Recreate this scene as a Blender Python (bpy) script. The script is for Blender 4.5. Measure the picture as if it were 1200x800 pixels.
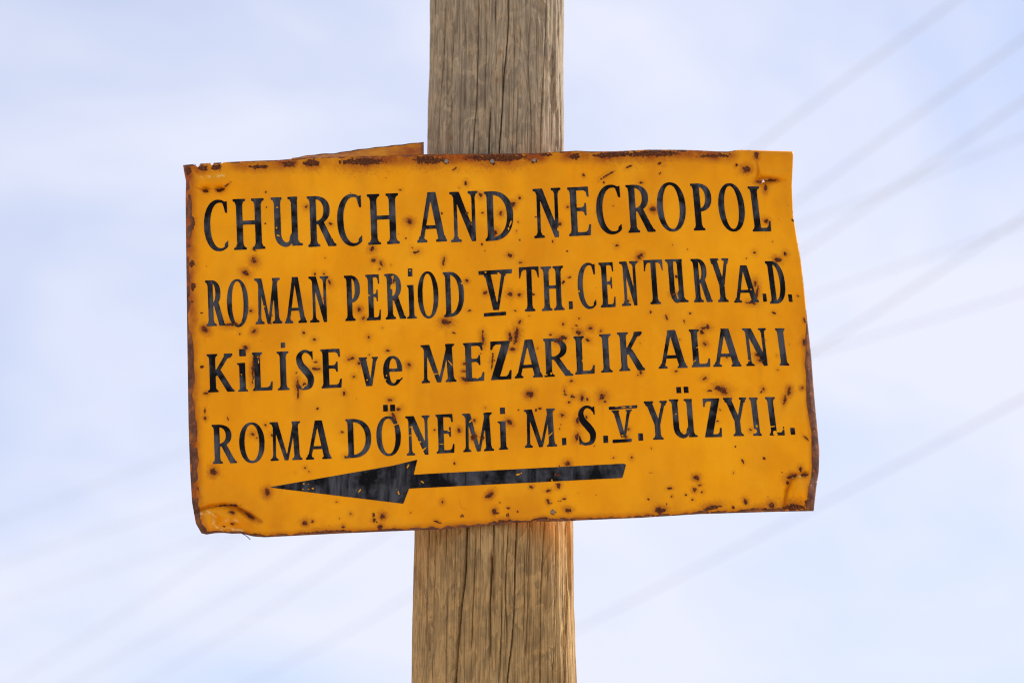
import bpy, bmesh, math, random
import numpy as np

for o in list(bpy.data.objects):
    bpy.data.objects.remove(o, do_unlink=True)
scene = bpy.context.scene
COL = scene.collection
R = math.radians
rng = np.random.default_rng(7)
random.seed(7)

# ------------------------------------------------------------------ camera
F_MM, SENSOR, PITCH, DIST, EYE = 85.0, 36.0, R(18.0), 3.6, 1.6
CAM = np.array([0.0, -DIST * math.cos(PITCH), EYE])
FPX = F_MM / SENSOR * 1200.0
cam_data = bpy.data.cameras.new('camera')
cam = bpy.data.objects.new('camera', cam_data)
COL.objects.link(cam)
cam.location = CAM
cam.rotation_euler = (math.pi / 2 + PITCH, 0, 0)
cam_data.lens, cam_data.sensor_width = F_MM, SENSOR
cam_data.clip_start, cam_data.clip_end = 0.05, 6000
cam_data.dof.use_dof = True
cam_data.dof.focus_distance = DIST
cam_data.dof.aperture_fstop = 3.2
scene.camera = cam

# ------------------------------------------------------------------ sky, sun, exposure
SUN_AZ, SUN_EL = R(131.0), R(40.0)          # azimuth measured from the side of the sign's face towards +X
sun_dir = np.array([math.sin(SUN_AZ) * math.cos(SUN_EL), -math.cos(SUN_AZ) * math.cos(SUN_EL), math.sin(SUN_EL)])
world = bpy.data.worlds.new('World')
scene.world = world
world.use_nodes = True
wn, wl = world.node_tree.nodes, world.node_tree.links
wn.clear()
w_out = wn.new('ShaderNodeOutputWorld')
sky = wn.new('ShaderNodeTexSky')
sky.sky_type = 'NISHITA'
sky.sun_disc = False
sky.sun_elevation = SUN_EL
sky.sun_rotation = math.atan2(sun_dir[0], sun_dir[1])
sky.dust_density = 0.6
sky.ozone_density = 9.0
bg_sky = wn.new('ShaderNodeBackground')
bg_sky.inputs['Strength'].default_value = 0.114
wl.new(sky.outputs[0], bg_sky.inputs['Color'])
bg_cloud = wn.new('ShaderNodeBackground')
bg_cloud.inputs['Color'].default_value = (0.850, 0.868, 1.0, 1)
bg_cloud.inputs['Strength'].default_value = 0.75
tc = wn.new('ShaderNodeTexCoord')
mp = wn.new('ShaderNodeMapping')
mp.inputs['Location'].default_value = (6.3438, 16.0980, 19.0089)
mp.inputs['Rotation'].default_value = (0.3, 0.5, 0.2)
mp.inputs['Scale'].default_value = (3.0, 3.0, 6.0)
wl.new(tc.outputs['Generated'], mp.inputs['Vector'])
cn = wn.new('ShaderNodeTexNoise')
cn.inputs['Scale'].default_value = 1.3
cn.inputs['Detail'].default_value = 5
cn.inputs['Roughness'].default_value = 0.57
cn.inputs['Distortion'].default_value = 0.35
wl.new(mp.outputs[0], cn.inputs['Vector'])
cr = wn.new('ShaderNodeValToRGB')
cr.color_ramp.elements[0].position, cr.color_ramp.elements[0].color = 0.30, (0.56, 0.56, 0.56, 1)
cr.color_ramp.elements[1].position, cr.color_ramp.elements[1].color = 0.60, (0.97, 0.97, 0.97, 1)
wl.new(cn.outputs['Fac'], cr.inputs['Fac'])
mixw = wn.new('ShaderNodeMixShader')
wl.new(cr.outputs['Color'], mixw.inputs['Fac'])
wl.new(bg_sky.outputs[0], mixw.inputs[1])
wl.new(bg_cloud.outputs[0], mixw.inputs[2])
wl.new(mixw.outputs[0], w_out.inputs['Surface'])

sun_data = bpy.data.lights.new('sun', 'SUN')
sun_data.energy = 5.0
sun_data.angle = R(0.6)
sun_data.color = (1.0, 0.955, 0.88)
sun = bpy.data.objects.new('sun', sun_data)
COL.objects.link(sun)
from mathutils import Vector
sun.rotation_euler = Vector(sun_dir).to_track_quat('Z', 'Y').to_euler()
sun.location = (5, 8, 12)

scene.view_settings.view_transform = 'Standard'
scene.view_settings.look = 'None'
scene.view_settings.exposure = 0.44
scene.view_settings.gamma = 1.0
scene.view_settings.use_curve_mapping = False
scene.render.engine = 'CYCLES'
scene.cycles.use_denoising = True
scene.cycles.denoising_prefilter = 'ACCURATE'
scene.cycles.filter_width = 1.1
scene.cycles.use_adaptive_sampling = False
scene.cycles.max_bounces = 6

# ------------------------------------------------------------------ helpers
def on_plane(px, py, y=0.0):
    """world point where the line of sight through a photo pixel meets the vertical plane y"""
    px, py = np.asarray(px, float), np.asarray(py, float)
    a, b = (px - 600) / FPX, (400 - py) / FPX
    dx = a
    dy = math.cos(PITCH) - b * math.sin(PITCH)
    dz = math.sin(PITCH) + b * math.cos(PITCH)
    s = (y - CAM[1]) / dy
    return np.stack([CAM[0] + s * dx, CAM[1] + s * dy, CAM[2] + s * dz], -1)

def along(px, py, dist):
    a, b = (px - 600) / FPX, (400 - py) / FPX
    d = np.array([a, math.cos(PITCH) - b * math.sin(PITCH), math.sin(PITCH) + b * math.cos(PITCH)])
    return CAM + d * dist

def hash2(ix, iy, seed):
    n = (ix.astype(np.int64) * 374761393 + iy.astype(np.int64) * 668265263 + seed * 1442695041) & 0x7fffffff
    n = ((n ^ (n >> 13)) * 1274126177) & 0x7fffffff
    return ((n ^ (n >> 16)) & 0xffff) / 65535.0

def vnoise(x, y, seed=0):
    x, y = np.asarray(x, float), np.asarray(y, float)
    ix, iy = np.floor(x), np.floor(y)
    fx, fy = x - ix, y - iy
    fx, fy = fx * fx * (3 - 2 * fx), fy * fy * (3 - 2 * fy)
    a, b = hash2(ix, iy, seed), hash2(ix + 1, iy, seed)
    c, d = hash2(ix, iy + 1, seed), hash2(ix + 1, iy + 1, seed)
    return (a + (b - a) * fx) * (1 - fy) + (c + (d - c) * fx) * fy

def fbm(x, y, seed=0, oct=3):
    v, amp, tot = 0, 1.0, 0
    for k in range(oct):
        v = v + amp * vnoise(x * 2 ** k, y * 2 ** k, seed + 17 * k)
        tot += amp
        amp *= 0.5
    return v / tot

def sstep(a, b, x):
    t = np.clip((x - a) / (b - a), 0, 1)
    return t * t * (3 - 2 * t)

def link_mesh(name, verts, faces, mat, parent=None, smooth=True):
    me = bpy.data.meshes.new(name)
    me.from_pydata([tuple(v) for v in verts], [], faces)
    if smooth:
        me.polygons.foreach_set('use_smooth', [True] * len(me.polygons))
    me.update()
    if mat:
        me.materials.append(mat)
    o = bpy.data.objects.new(name, me)
    COL.objects.link(o)
    o.parent = parent
    return o

def add_attr(o, name, vals):
    at = o.data.attributes.new(name, 'FLOAT', 'POINT')
    at.data.foreach_set('value', np.asarray(vals, np.float32).ravel())

def tag(o, label=None, cat=None, group=None, kind=None):
    for k, v in (('label', label), ('category', cat), ('group', group), ('kind', kind)):
        if v:
            o[k] = v
    return o

def tube(name, pts, rad, mat, parent=None, sides=8):
    pts = np.asarray(pts, float)
    n = len(pts)
    rad = np.broadcast_to(np.asarray(rad, float), (n,))
    verts, faces = [], []
    tang = np.gradient(pts, axis=0)
    for i in range(n):
        t = tang[i] / np.linalg.norm(tang[i])
        up = np.array([0, 0, 1.0]) if abs(t[2]) < 0.9 else np.array([1.0, 0, 0])
        u = np.cross(t, up); u /= np.linalg.norm(u)
        v = np.cross(u, t)
        for k in range(sides):
            a = 2 * math.pi * k / sides
            verts.append(pts[i] + rad[i] * (math.cos(a) * u + math.sin(a) * v))
    for i in range(n - 1):
        for k in range(sides):
            k2 = (k + 1) % sides
            faces.append((i * sides + k, i * sides + k2, (i + 1) * sides + k2, (i + 1) * sides + k))
    faces.append(tuple(range(sides - 1, -1, -1)))
    faces.append(tuple((n - 1) * sides + k for k in range(sides)))
    return link_mesh(name, verts, faces, mat, parent)

class NT:
    """small node-tree writer"""
    def __init__(self, name):
        self.m = bpy.data.materials.new(name)
        self.m.use_nodes = True
        self.n, self.l = self.m.node_tree.nodes, self.m.node_tree.links
        self.b = self.n['Principled BSDF']
    def node(self, kind, **kw):
        nd = self.n.new(kind)
        for k, v in kw.items():
            if hasattr(nd, k):
                setattr(nd, k, v)
            else:
                self.put(nd.inputs[k], v)
        return nd
    def put(self, sock, v):
        if isinstance(v, bpy.types.NodeSocket):
            self.l.new(v, sock)
        else:
            sock.default_value = v
    def coords(self, scale=(1, 1, 1), loc=(0, 0, 0), rot=(0, 0, 0)):
        t = self.n.new('ShaderNodeTexCoord')
        mpn = self.n.new('ShaderNodeMapping')
        mpn.inputs['Scale'].default_value = scale
        mpn.inputs['Location'].default_value = loc
        mpn.inputs['Rotation'].default_value = rot
        self.l.new(t.outputs['Object'], mpn.inputs['Vector'])
        return mpn.outputs[0]
    def noise(self, vec, scale, detail=4, rough=0.55, dist=0.0):
        nd = self.n.new('ShaderNodeTexNoise')
        self.l.new(vec, nd.inputs['Vector'])
        nd.inputs['Scale'].default_value = scale
        nd.inputs['Detail'].default_value = detail
        nd.inputs['Roughness'].default_value = rough
        nd.inputs['Distortion'].default_value = dist
        return nd.outputs['Fac']
    def ramp(self, fac, stops):
        nd = self.n.new('ShaderNodeValToRGB')
        self.l.new(fac, nd.inputs['Fac'])
        e = nd.color_ramp.elements
        while len(e) < len(stops):
            e.new(0.5)
        for el, (p, c) in zip(e, stops):
            el.position = p
            el.color = (c, c, c, 1) if isinstance(c, (int, float)) else (*c, 1)
        return nd.outputs['Color']
    def mix(self, fac, a, b, mode='MIX'):
        nd = self.n.new('ShaderNodeMix')
        nd.data_type = 'RGBA'
        nd.blend_type = mode
        for s, v in ((nd.inputs[0], fac), (nd.inputs[6], a), (nd.inputs[7], b)):
            if isinstance(v, tuple) and len(v) == 3:
                v = (*v, 1)
            self.put(s, v)
        return nd.outputs[2]
    def math(self, op, a, b=0.0, c=0.0, clamp=False):
        nd = self.n.new('ShaderNodeMath')
        nd.operation = op
        nd.use_clamp = clamp
        for i, v in enumerate((a, b, c)):
            self.put(nd.inputs[i], v)
        return nd.outputs[0]
    def attr(self, name):
        nd = self.n.new('ShaderNodeAttribute')
        nd.attribute_name = name
        return nd.outputs['Fac']
    def bump(self, height, strength=0.3, dist=0.001):
        nd = self.n.new('ShaderNodeBump')
        nd.inputs['Strength'].default_value = strength
        nd.inputs['Distance'].default_value = dist
        self.l.new(height, nd.inputs['Height'])
        self.l.new(nd.outputs[0], self.b.inputs['Normal'])
    def set(self, **kw):
        for k, v in kw.items():
            k = k.replace('_', ' ')
            if isinstance(v, tuple) and len(v) == 3:
                v = (*v, 1)
            self.put(self.b.inputs[k], v)
        return self.m

# ------------------------------------------------------------------ materials
def mat_panel():
    m = NT('yellow_painted_rusty_steel')
    c = m.coords()
    n1 = m.noise(c, 5, 4, 0.6)
    n2 = m.noise(c, 60, 5, 0.65)
    n3 = m.noise(c, 420, 4, 0.6)
    cs = m.coords(scale=(40, 40, 5))
    ns = m.noise(cs, 1.0, 4, 0.6)
    base = m.mix(m.ramp(n1, [(0.3, 0.0), (0.7, 1.0)]), (0.86, 0.315, 0.001), (0.97, 0.395, 0.0015))
    base = m.mix(m.math('MULTIPLY', m.ramp(ns, [(0.42, 0.0), (0.8, 1.0)]), 0.35), base, (0.77, 0.275, 0.002))
    nb = m.noise(m.coords(scale=(1, 1, 0.7), loc=(4, 2, 7)), 9, 5, 0.65, 0.6)
    base = m.mix(m.math('MULTIPLY', m.ramp(nb, [(0.48, 0.0), (0.72, 1.0)]), 0.55), base, (0.98, 0.45, 0.012))
    base = m.mix(m.math('MULTIPLY', m.ramp(nb, [(0.26, 1.0), (0.42, 0.0)]), 0.35), base, (0.75, 0.250, 0.003))
    base = m.mix(m.math('MULTIPLY', m.ramp(n2, [(0.55, 0.0), (0.8, 1.0)]), 0.30), base, (0.97, 0.46, 0.02))
    stain = m.attr('stain')  # rust stain and dirt, plus painted fold shading at the lower left corner
    st = m.math('MULTIPLY', stain, m.math('ADD', m.math('MULTIPLY', n2, 1.3), 0.35), clamp=True)
    scr = m.noise(m.coords(scale=(60, 60, 900), rot=(0, 0.5, 0)), 1.0, 3, 0.7)
    base = m.mix(m.math('MULTIPLY', m.ramp(scr, [(0.68, 0.0), (0.74, 1.0)]), 0.35), base, (0.64, 0.22, 0.01))
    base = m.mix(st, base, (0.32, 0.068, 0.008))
    base = m.mix(m.attr('worn_highlight'), base, (0.86, 0.60, 0.22))
    # rust
    rust = m.attr('rust')
    rr = m.math('ADD', rust, m.math('MULTIPLY', m.math('SUBTRACT', n3, 0.5), 0.55))
    rr = m.math('ADD', rr, m.math('MULTIPLY', m.math('SUBTRACT', n2, 0.5), 0.35))
    rmask = m.ramp(rr, [(0.36, 0.0), (0.62, 1.0)])
    rcol = m.ramp(n3, [(0.30, (0.030, 0.010, 0.006)), (0.50, (0.095, 0.030, 0.013)), (0.70, (0.26, 0.080, 0.022))])
    flange = m.attr('edge')
    fcol = m.ramp(n2, [(0.32, (0.085, 0.036, 0.024)), (0.52, (0.17, 0.070, 0.042)), (0.68, (0.36, 0.13, 0.035))])
    rcol = m.mix(flange, rcol, fcol)
    col = m.mix(rmask, base, rcol)
    # fine specks of rust all over
    vor = m.node('ShaderNodeTexVoronoi', feature='F1')
    m.put(vor.inputs['Vector'], c)
    vor.inputs['Scale'].default_value = 70
    sp = m.math('LESS_THAN', vor.outputs['Distance'], 0.075)
    spk = m.math('MULTIPLY', sp, m.math('GREATER_THAN', n2, 0.62))
    col = m.mix(m.math('MULTIPLY', spk, 0.45), col, (0.16, 0.05, 0.012))
    m.bump(m.math('ADD', m.math('MULTIPLY', rmask, m.math('ADD', n3, 0.3)), m.math('MULTIPLY', n2, 0.25)), 0.55, 0.0012)
    rough = m.math('ADD', m.math('MULTIPLY', rmask, 0.40), m.math('ADD', 0.38, m.math('MULTIPLY', n2, 0.14)))
    return m.set(Base_Color=col, Roughness=rough, Specular_IOR_Level=0.09)

def mat_letter():
    m = NT('black_sign_paint')
    c = m.coords()
    n1 = m.noise(c, 22, 3, 0.6)
    cs = m.coords(scale=(60, 60, 9), rot=(0, 0.12, 0))
    ns = m.noise(cs, 1.0, 4, 0.7)
    n3 = m.noise(c, 500, 3, 0.6)
    f = m.math('MULTIPLY', m.ramp(n1, [(0.42, 0.0), (0.56, 1.0)]), m.ramp(ns, [(0.36, 0.08), (0.58, 1.0)]))
    col = m.mix(f, (0.0035, 0.0035, 0.0042), (0.070, 0.074, 0.088))  # grey streaks: faded paint, with sky sheen painted into the colour
    col = m.mix(m.math('MULTIPLY', m.ramp(n3, [(0.62, 0.0), (0.75, 1.0)]), 0.35), col, (0.09, 0.085, 0.08))
    m.bump(m.math('ADD', n3, m.math('MULTIPLY', n1, 0.6)), 0.15, 0.0006)
    return m.set(Base_Color=col, Roughness=m.math('ADD', 0.33, m.math('MULTIPLY', f, 0.2)), Specular_IOR_Level=0.07)

def mat_wood():
    m = NT('weathered_pole_wood')
    n_big = m.noise(m.coords(scale=(9, 9, 1.6)), 1.6, 5, 0.62, 0.5)
    # worn growth layers: terraces along the contours of a stretched noise
    src = m.noise(m.coords(scale=(13, 13, 2.7), loc=(2.3, 1.1, 4.0)), 1.5, 2.5, 0.45, 0.5)
    saw = m.math('FRACT', m.math('MULTIPLY', src, 15.0))
    lam = m.math('FRACT', m.math('MULTIPLY', src, 48.0))
    fine = m.noise(m.coords(scale=(1, 1, 0.012)), 400, 3, 0.7)
    fine2 = m.noise(m.coords(scale=(1, 1, 0.06)), 170, 4, 0.65)
    pat = m.noise(m.coords(scale=(1, 1, 0.6), loc=(5, 3, 1)), 42, 4, 0.6, 1.2)
    grit = m.noise(m.coords(scale=(1, 1, 0.35)), 700, 3, 0.6)
    base = m.ramp(n_big, [(0.30, (0.280, 0.215, 0.146)), (0.50, (0.405, 0.318, 0.214)), (0.70, (0.480, 0.395, 0.280))])
    base = m.mix(m.math('MULTIPLY', m.ramp(saw, [(0.10, 1.0), (0.75, 0.0)]), 0.54), base, (0.165, 0.130, 0.092))
    base = m.mix(m.math('MULTIPLY', m.ramp(saw, [(0.86, 0.0), (0.97, 1.0)]), 0.30), base, (0.56, 0.44, 0.29))
    base = m.mix(m.math('MULTIPLY', lam, 0.16), base, (0.17, 0.135, 0.10))
    base = m.mix(m.math('MULTIPLY', m.ramp(pat, [(0.52, 0.0), (0.62, 1.0)]), 0.55), base, (0.52, 0.385, 0.245))
    base = m.mix(m.math('MULTIPLY', m.ramp(pat, [(0.34, 1.0), (0.46, 0.0)]), 0.55), base, (0.175, 0.142, 0.108))
    base = m.mix(m.math('MULTIPLY', m.ramp(fine, [(0.52, 0.0), (0.64, 1.0)]), 0.62), base, (0.115, 0.080, 0.050))
    base = m.mix(m.math('MULTIPLY', m.ramp(fine2, [(0.52, 0.0), (0.7, 1.0)]), 0.30), base, (0.56, 0.47, 0.34))
    fib = m.noise(m.coords(scale=(1, 1, 0.006), loc=(1, 7, 3)), 800, 2, 0.7)
    base = m.mix(m.math('MULTIPLY', m.ramp(fib, [(0.54, 0.0), (0.64, 1.0)]), 0.42), base, (0.13, 0.09, 0.055))
    base = m.mix(m.math('MULTIPLY', m.ramp(fib, [(0.34, 1.0), (0.44, 0.0)]), 0.35), base, (0.60, 0.48, 0.33))
    base = m.mix(m.math('MULTIPLY', m.ramp(grit, [(0.55, 0.0), (0.75, 1.0)]), 0.30), base, (0.14, 0.105, 0.07))
    base = m.mix(m.attr('warm'), base, m.mix(1.0, base, (1.16, 0.90, 0.49), 'MULTIPLY'))
    base = m.mix(m.attr('stain'), base, (0.52, 0.27, 0.05))
    base = m.mix(m.attr('knot'), base, (0.24, 0.105, 0.032))
    h = m.math('ADD', m.math('MULTIPLY', fine, 0.55), m.math('ADD', m.math('MULTIPLY', fine2, 0.6), m.math('MULTIPLY', saw, 0.20)))
    h = m.math('ADD', h, m.math('MULTIPLY', fib, -0.5))
    h = m.math('ADD', h, m.math('MULTIPLY', grit, 0.25))
    m.bump(h, 0.9, 0.0018)
    return m.set(Base_Color=base, Roughness=0.88, Specular_IOR_Level=0.15)

def mat_simple(name, col, rough, metal=0.0, scale=200, var=0.35):
    m = NT(name)
    n = m.noise(m.coords(), scale, 4, 0.6)
    dark = tuple(x * (1 - var) for x in col)
    return m.set(Base_Color=m.mix(n, dark, col), Roughness=rough, Metallic=metal)

def mat_ground():
    m = NT('dry_pale_soil')
    c = m.coords()
    a = m.noise(c, 0.35, 6, 0.6)
    b = m.noise(c, 9, 5, 0.7)
    col = m.mix(a, (0.40, 0.33, 0.24), (0.51, 0.435, 0.335))
    col = m.mix(m.math('MULTIPLY', b, 0.4), col, (0.26, 0.21, 0.14))
    m.bump(b, 0.6, 0.03)
    return m.set(Base_Color=col, Roughness=0.95)

M_PANEL, M_LETTER, M_WOOD, M_GROUND = mat_panel(), mat_letter(), mat_wood(), mat_ground()
M_NAIL = mat_simple('galvanised_nail', (0.30, 0.25, 0.20), 0.6, 0.3)
M_WIRE = mat_simple('dark_cable', (0.50, 0.50, 0.52), 0.55, 0.0, 5)
M_RUSTWIRE = mat_simple('rusty_wire', (0.10, 0.05, 0.03), 0.8, 0.2)

# ------------------------------------------------------------------ ground
g = bmesh.new()
bmesh.ops.create_grid(g, x_segments=60, y_segments=60, size=3000)
me = bpy.data.meshes.new('ground')
g.to_mesh(me); g.free()
me.materials.append(M_GROUND)
ground = bpy.data.objects.new('ground', me)
COL.objects.link(ground)
tag(ground, 'pale dry soil around the foot of the pole', None, None, 'structure')

# ------------------------------------------------------------------ wooden pole
def pole_edges(py):
    ys = [-200, 0, 45, 90, 170, 400, 620, 690, 800, 1000]
    l = np.interp(py, ys, [506, 503.5, 503, 501.2, 499.5, 492, 485.5, 483.5, 481.5, 477])
    r = np.interp(py, ys, [657, 659.5, 659.5, 660.3, 661, 667, 672, 672.6, 677, 681])
    return l, r

POLE_FRONT = 0.0110                      # just behind the sheet of the sign
rows_v = np.arange(-30, 832, 3.0)
# z for every visible row, on the pole's front surface
z_vis = on_plane(580, rows_v, POLE_FRONT)[:, 2]
pl, pr = pole_edges(rows_v)
def metres_per_px(py):
    a = on_plane(580, py, POLE_FRONT + 0.09); b = on_plane(581, py, POLE_FRONT + 0.09)
    return np.linalg.norm(b - a, axis=-1)
rad_v = (pr - pl) / 2 * metres_per_px(rows_v)
cx_v = on_plane((pl + pr) / 2, rows_v, POLE_FRONT + 0.10)[:, 0]
z_lo = np.linspace(-0.25, z_vis[-1] - 0.06, 14)
z_hi = np.linspace(z_vis[0] + 0.06, 6.4, 16)
r_lo = np.interp(z_lo, [-0.25, z_vis[-1]], [rad_v[-1] * 1.14, rad_v[-1]])
r_hi = np.interp(z_hi, [z_vis[0], 6.4], [rad_v[0], rad_v[0] * 0.86])
Z = np.concatenate([z_lo, z_vis[::-1], z_hi])
RAD = np.concatenate([r_lo, rad_v[::-1], r_hi])
CX = np.concatenate([np.full(14, cx_v[-1]), cx_v[::-1], np.full(16, cx_v[0])])
PYR = np.concatenate([800 + (z_vis[-1] - z_lo) * 790, rows_v[::-1], -30 - (z_hi - z_vis[0]) * 790])
phi_f = np.linspace(-math.pi / 2 - 0.25, math.pi / 2 + 0.25, 560)
phi_b = np.linspace(math.pi / 2 + 0.25, 3 * math.pi / 2 - 0.25, 50)[1:-1]
PHI = np.concatenate([phi_f, phi_b])
nP, nR = len(PHI), len(Z)
PH, PY = np.meshgrid(PHI, PYR)
U = np.sin(PH)                                    # -1 left edge .. 1 right edge as seen from the front
front = np.cos(PH) > -0.3
arc = PH * 0.105                                   # metres round the trunk
zz = np.repeat(Z[:, None], nP, 1)
disp = 0.0030 * (fbm(PH * 1.6 + 40, zz * 3.0, 3, 3) - 0.5)
disp += 0.0016 * (fbm(PH * 9 + 90, zz * 5.0, 5, 3) - 0.5)
disp += 0.0011 * (vnoise(arc * 520 + 300, zz * 4.0, 11) - 0.5)
disp += 0.0012 * (vnoise(arc * 260 + 100, zz * 2.2, 13) - 0.5)
disp += 0.0022 * (fbm(PH * 7 + 20, zz * 22.0, 15, 3) - 0.5)
disp -= 0.0030 * sstep(0.66, 0.80, fbm(PH * 8 + 60, zz * 11.0, 19, 2))      # missing splinters
# drying cracks: (photo polyline, half width px, depth m)
CRACKS = [
    ([(597, -30), (596.5, 0), (596, 52), (592, 74), (589.5, 126), (584.6, 190)], 0.6, 0.010),
    ([(640.5, -30), (639.7, 0), (637.5, 56), (635, 106), (632.5, 190)], 0.6, 0.010),
    ([(562, 0), (561.5, 67), (559, 126), (554, 190)], 0.6, 0.006),
    ([(522.7, 0), (521.6, 63), (516, 108), (513, 190)], 0.65, 0.006),
    ([(575.6, 128), (574.5, 150), (573, 190)], 0.8, 0.010),
    ([(620.6, 22), (618.4, 85), (622.8, 126), (622.8, 190)], 0.55, 0.006),
    ([(629, 10), (628.5, 90)], 0.5, 0.004),
    ([(648.7, 45), (648.2, 110), (647.6, 190)], 0.6, 0.006),
    ([(656, 60), (657.5, 150), (660, 190)], 0.7, 0.006),
    ([(581, 0), (581, 30)], 0.6, 0.006), ([(534, 20), (530, 90), (528, 150)], 0.5, 0.004),
    ([(549.5, 600), (549, 617.5), (546, 672), (541, 717), (535, 790), (533, 830)], 1.25, 0.018),
    ([(578, 650), (577.5, 665), (574, 720), (576, 740), (574.5, 772)], 0.8, 0.009),
    ([(606, 600), (605, 625), (603.8, 695), (600, 755), (594, 800), (592, 832)], 0.65, 0.011),
    ([(638, 600), (637.5, 615), (632.5, 690), (632.5, 760), (631, 832)], 0.7, 0.011),
    ([(505, 600), (504, 620), (501, 687), (500, 745)], 0.75, 0.007),
    ([(665.5, 600), (665, 617), (664, 675), (660, 800)], 0.9, 0.010),
    ([(559, 620), (557, 680), (553, 760)], 0.55, 0.005), ([(580, 600), (579, 650)], 0.6, 0.006),
    ([(596, 610), (592, 690), (595, 760)], 0.5, 0.005), ([(615, 640), (614, 720)], 0.55, 0.005),
    ([(620, 600), (619, 680), (616, 770)], 0.55, 0.005), ([(650, 610), (649, 700), (646, 800)], 0.55, 0.006),
    ([(512, 610), (511, 680), (508, 790)], 0.55, 0.005), ([(525, 690), (524, 800)], 0.5, 0.004),
    ([(589, 690), (586, 800)], 0.55, 0.005), ([(641, 640), (640, 720)], 0.5, 0.004),
]
crk = np.zeros_like(disp)
hw_row = np.interp(PYR, rows_v, (pr - pl) / 2)
mid_row = np.interp(PYR, rows_v, (pr + pl) / 2)
def cut(pts, wpx, depth):
    p = np.array(pts, float)
    y0, y1 = p[0, 1], p[-1, 1]
    rr = np.where((PYR >= y0 - 4) & (PYR <= y1 + 4))[0]
    x = sum(np.interp(PYR[rr] + o_, p[:, 1], p[:, 0]) for o_ in (-24, -16, -8, 0, 8, 16, 24)) / 7 + 0.5 * (vnoise(PYR[rr] * 0.12, np.full(len(rr), p[0, 0]), 21) - 0.5)
    fade = np.clip(np.minimum(PYR[rr] - y0 + 4, y1 + 4 - PYR[rr]) / 16, 0, 1)
    fade *= 0.75 + 0.5 * vnoise(PYR[rr] * 0.05, np.full(len(rr), p[0, 0] + 9), 23)
    u = np.clip((x - mid_row[rr]) / hw_row[rr], -0.995, 0.995)
    ph = np.arcsin(u)
    w = (wpx / hw_row[rr]) / np.maximum(np.cos(ph), 0.25)
    d = np.abs(PH[rr] - ph[:, None]) / w[:, None]
    crk[rr] = np.maximum(crk[rr], (depth * fade)[:, None] * (1 - sstep(0.45, 1.35, d)))
for pts, wpx, dep in CRACKS:
    cut(pts, wpx, dep)
for k in range(110):                               # fine checks everywhere
    y0 = random.uniform(-30, 800)
    ln = random.uniform(25, 120)
    x0 = 580 + random.uniform(-0.99, 0.99) * 88
    sl = -0.028 + random.uniform(-0.015, 0.02)
    cut([(x0, y0), (x0 + sl * ln, y0 + ln)], random.uniform(0.3, 0.5), random.uniform(0.0012, 0.0035))
RR = RAD[:, None] + disp - crk
YC = POLE_FRONT + RAD
vx = CX[:, None] + RR * np.sin(PH)
vy = (YC[:, None]) - RR * np.cos(PH)
vy = np.where(np.abs(PY - 395) < 225, np.maximum(vy, 0.0045), vy)
verts = np.stack([vx, vy, zz], -1).reshape(-1, 3)
idx = np.arange(nP * nR).reshape(nR, nP)
a = idx[:-1]; b = np.roll(idx, -1, 1)[:-1]; c_ = np.roll(idx, -1, 1)[1:]; d_ = idx[1:]
faces = np.stack([a, b, c_, d_], -1).reshape(-1, 4).tolist()
faces.append(list(idx[-1])); faces.append(list(idx[0][::-1]))
pole = link_mesh('wooden_pole', verts, faces, M_WOOD)
PXV = mid_row[:, None] + U * hw_row[:, None]
front_f = (np.cos(PH) > 0)
def blobf(x, y, rx, ry):
    return np.exp(-(((PXV - x) / rx) ** 2 + ((PY - y) / ry) ** 2)) * front_f
knots = np.zeros_like(disp)
for x, y, rx, ry in [(587, 61, 3, 3), (600, 69, 4, 2.5), (593, 84, 3, 5), (637, 100, 3, 2.5), (530, 155, 4, 5), (584, 94, 3, 3),
                     (560, 690, 4, 3), (627, 118, 3, 2), (650, 134, 3, 2), (540, 666, 4, 4), (599, 712, 3, 3), (636, 704, 3, 4), (577, 655, 3, 6)]:
    knots = np.maximum(knots, blobf(x, y, rx, ry))
knots *= 0.8 * sstep(0.3, 0.6, fbm(PXV * 0.35, PY * 0.2, 31, 2))
stn = 0.36 * blobf(652, 620, 18, 30) + 0.14 * blobf(610, 616, 40, 24) + 0.12 * blobf(668, 690, 7, 70)
stn *= 0.45 + 0.9 * fbm(PXV * 0.3, PY * 0.02, 37, 3)
warm = sstep(300, 700, PY) * 0.75 + 0.15 * fbm(PXV * 0.05, PY * 0.01, 41, 2)
warm = np.clip(warm, 0, 1)
add_attr(pole, 'knot', knots); add_attr(pole, 'stain', np.clip(stn, 0, 1)); add_attr(pole, 'warm', warm)
tag(pole, 'weathered grey brown wooden pole with long drying cracks, carrying the yellow sign', 'pole')

# ------------------------------------------------------------------ sign outline (photo pixels)
LEFT = np.array([(214.5, 193.5), (216, 203), (218, 213), (217.5, 232), (218.2, 300), (219.5, 400), (221, 500), (222.7, 550),
                 (225, 588), (229.5, 613), (236, 624.5)])
RIGHT = np.array([(929.6, 177.5), (929, 195), (928, 217), (929.3, 251), (934, 280), (938.5, 305), (942, 335), (945.5, 370), (948.3, 395),
                  (950.5, 415), (952.5, 442), (955, 473), (957.8, 501), (960.2, 529), (959.6, 552), (957, 568), (953.5, 598.5)])
TOP = np.array([(214.5, 193.5), (228, 192.2), (262, 190.2), (290, 188.8), (328, 187.5), (356, 184.8), (396, 184), (440, 183), (500, 180.8),
                (600, 180), (632, 179.4), (660, 177.6), (676, 176.6), (693, 177.5), (720, 177.4), (758.7, 175.4), (800, 175.6), (813, 176), (840, 177.4),
                (854, 177.6), (862, 176), (868, 175.6), (890, 176.4), (929.6, 177.5)])
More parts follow.
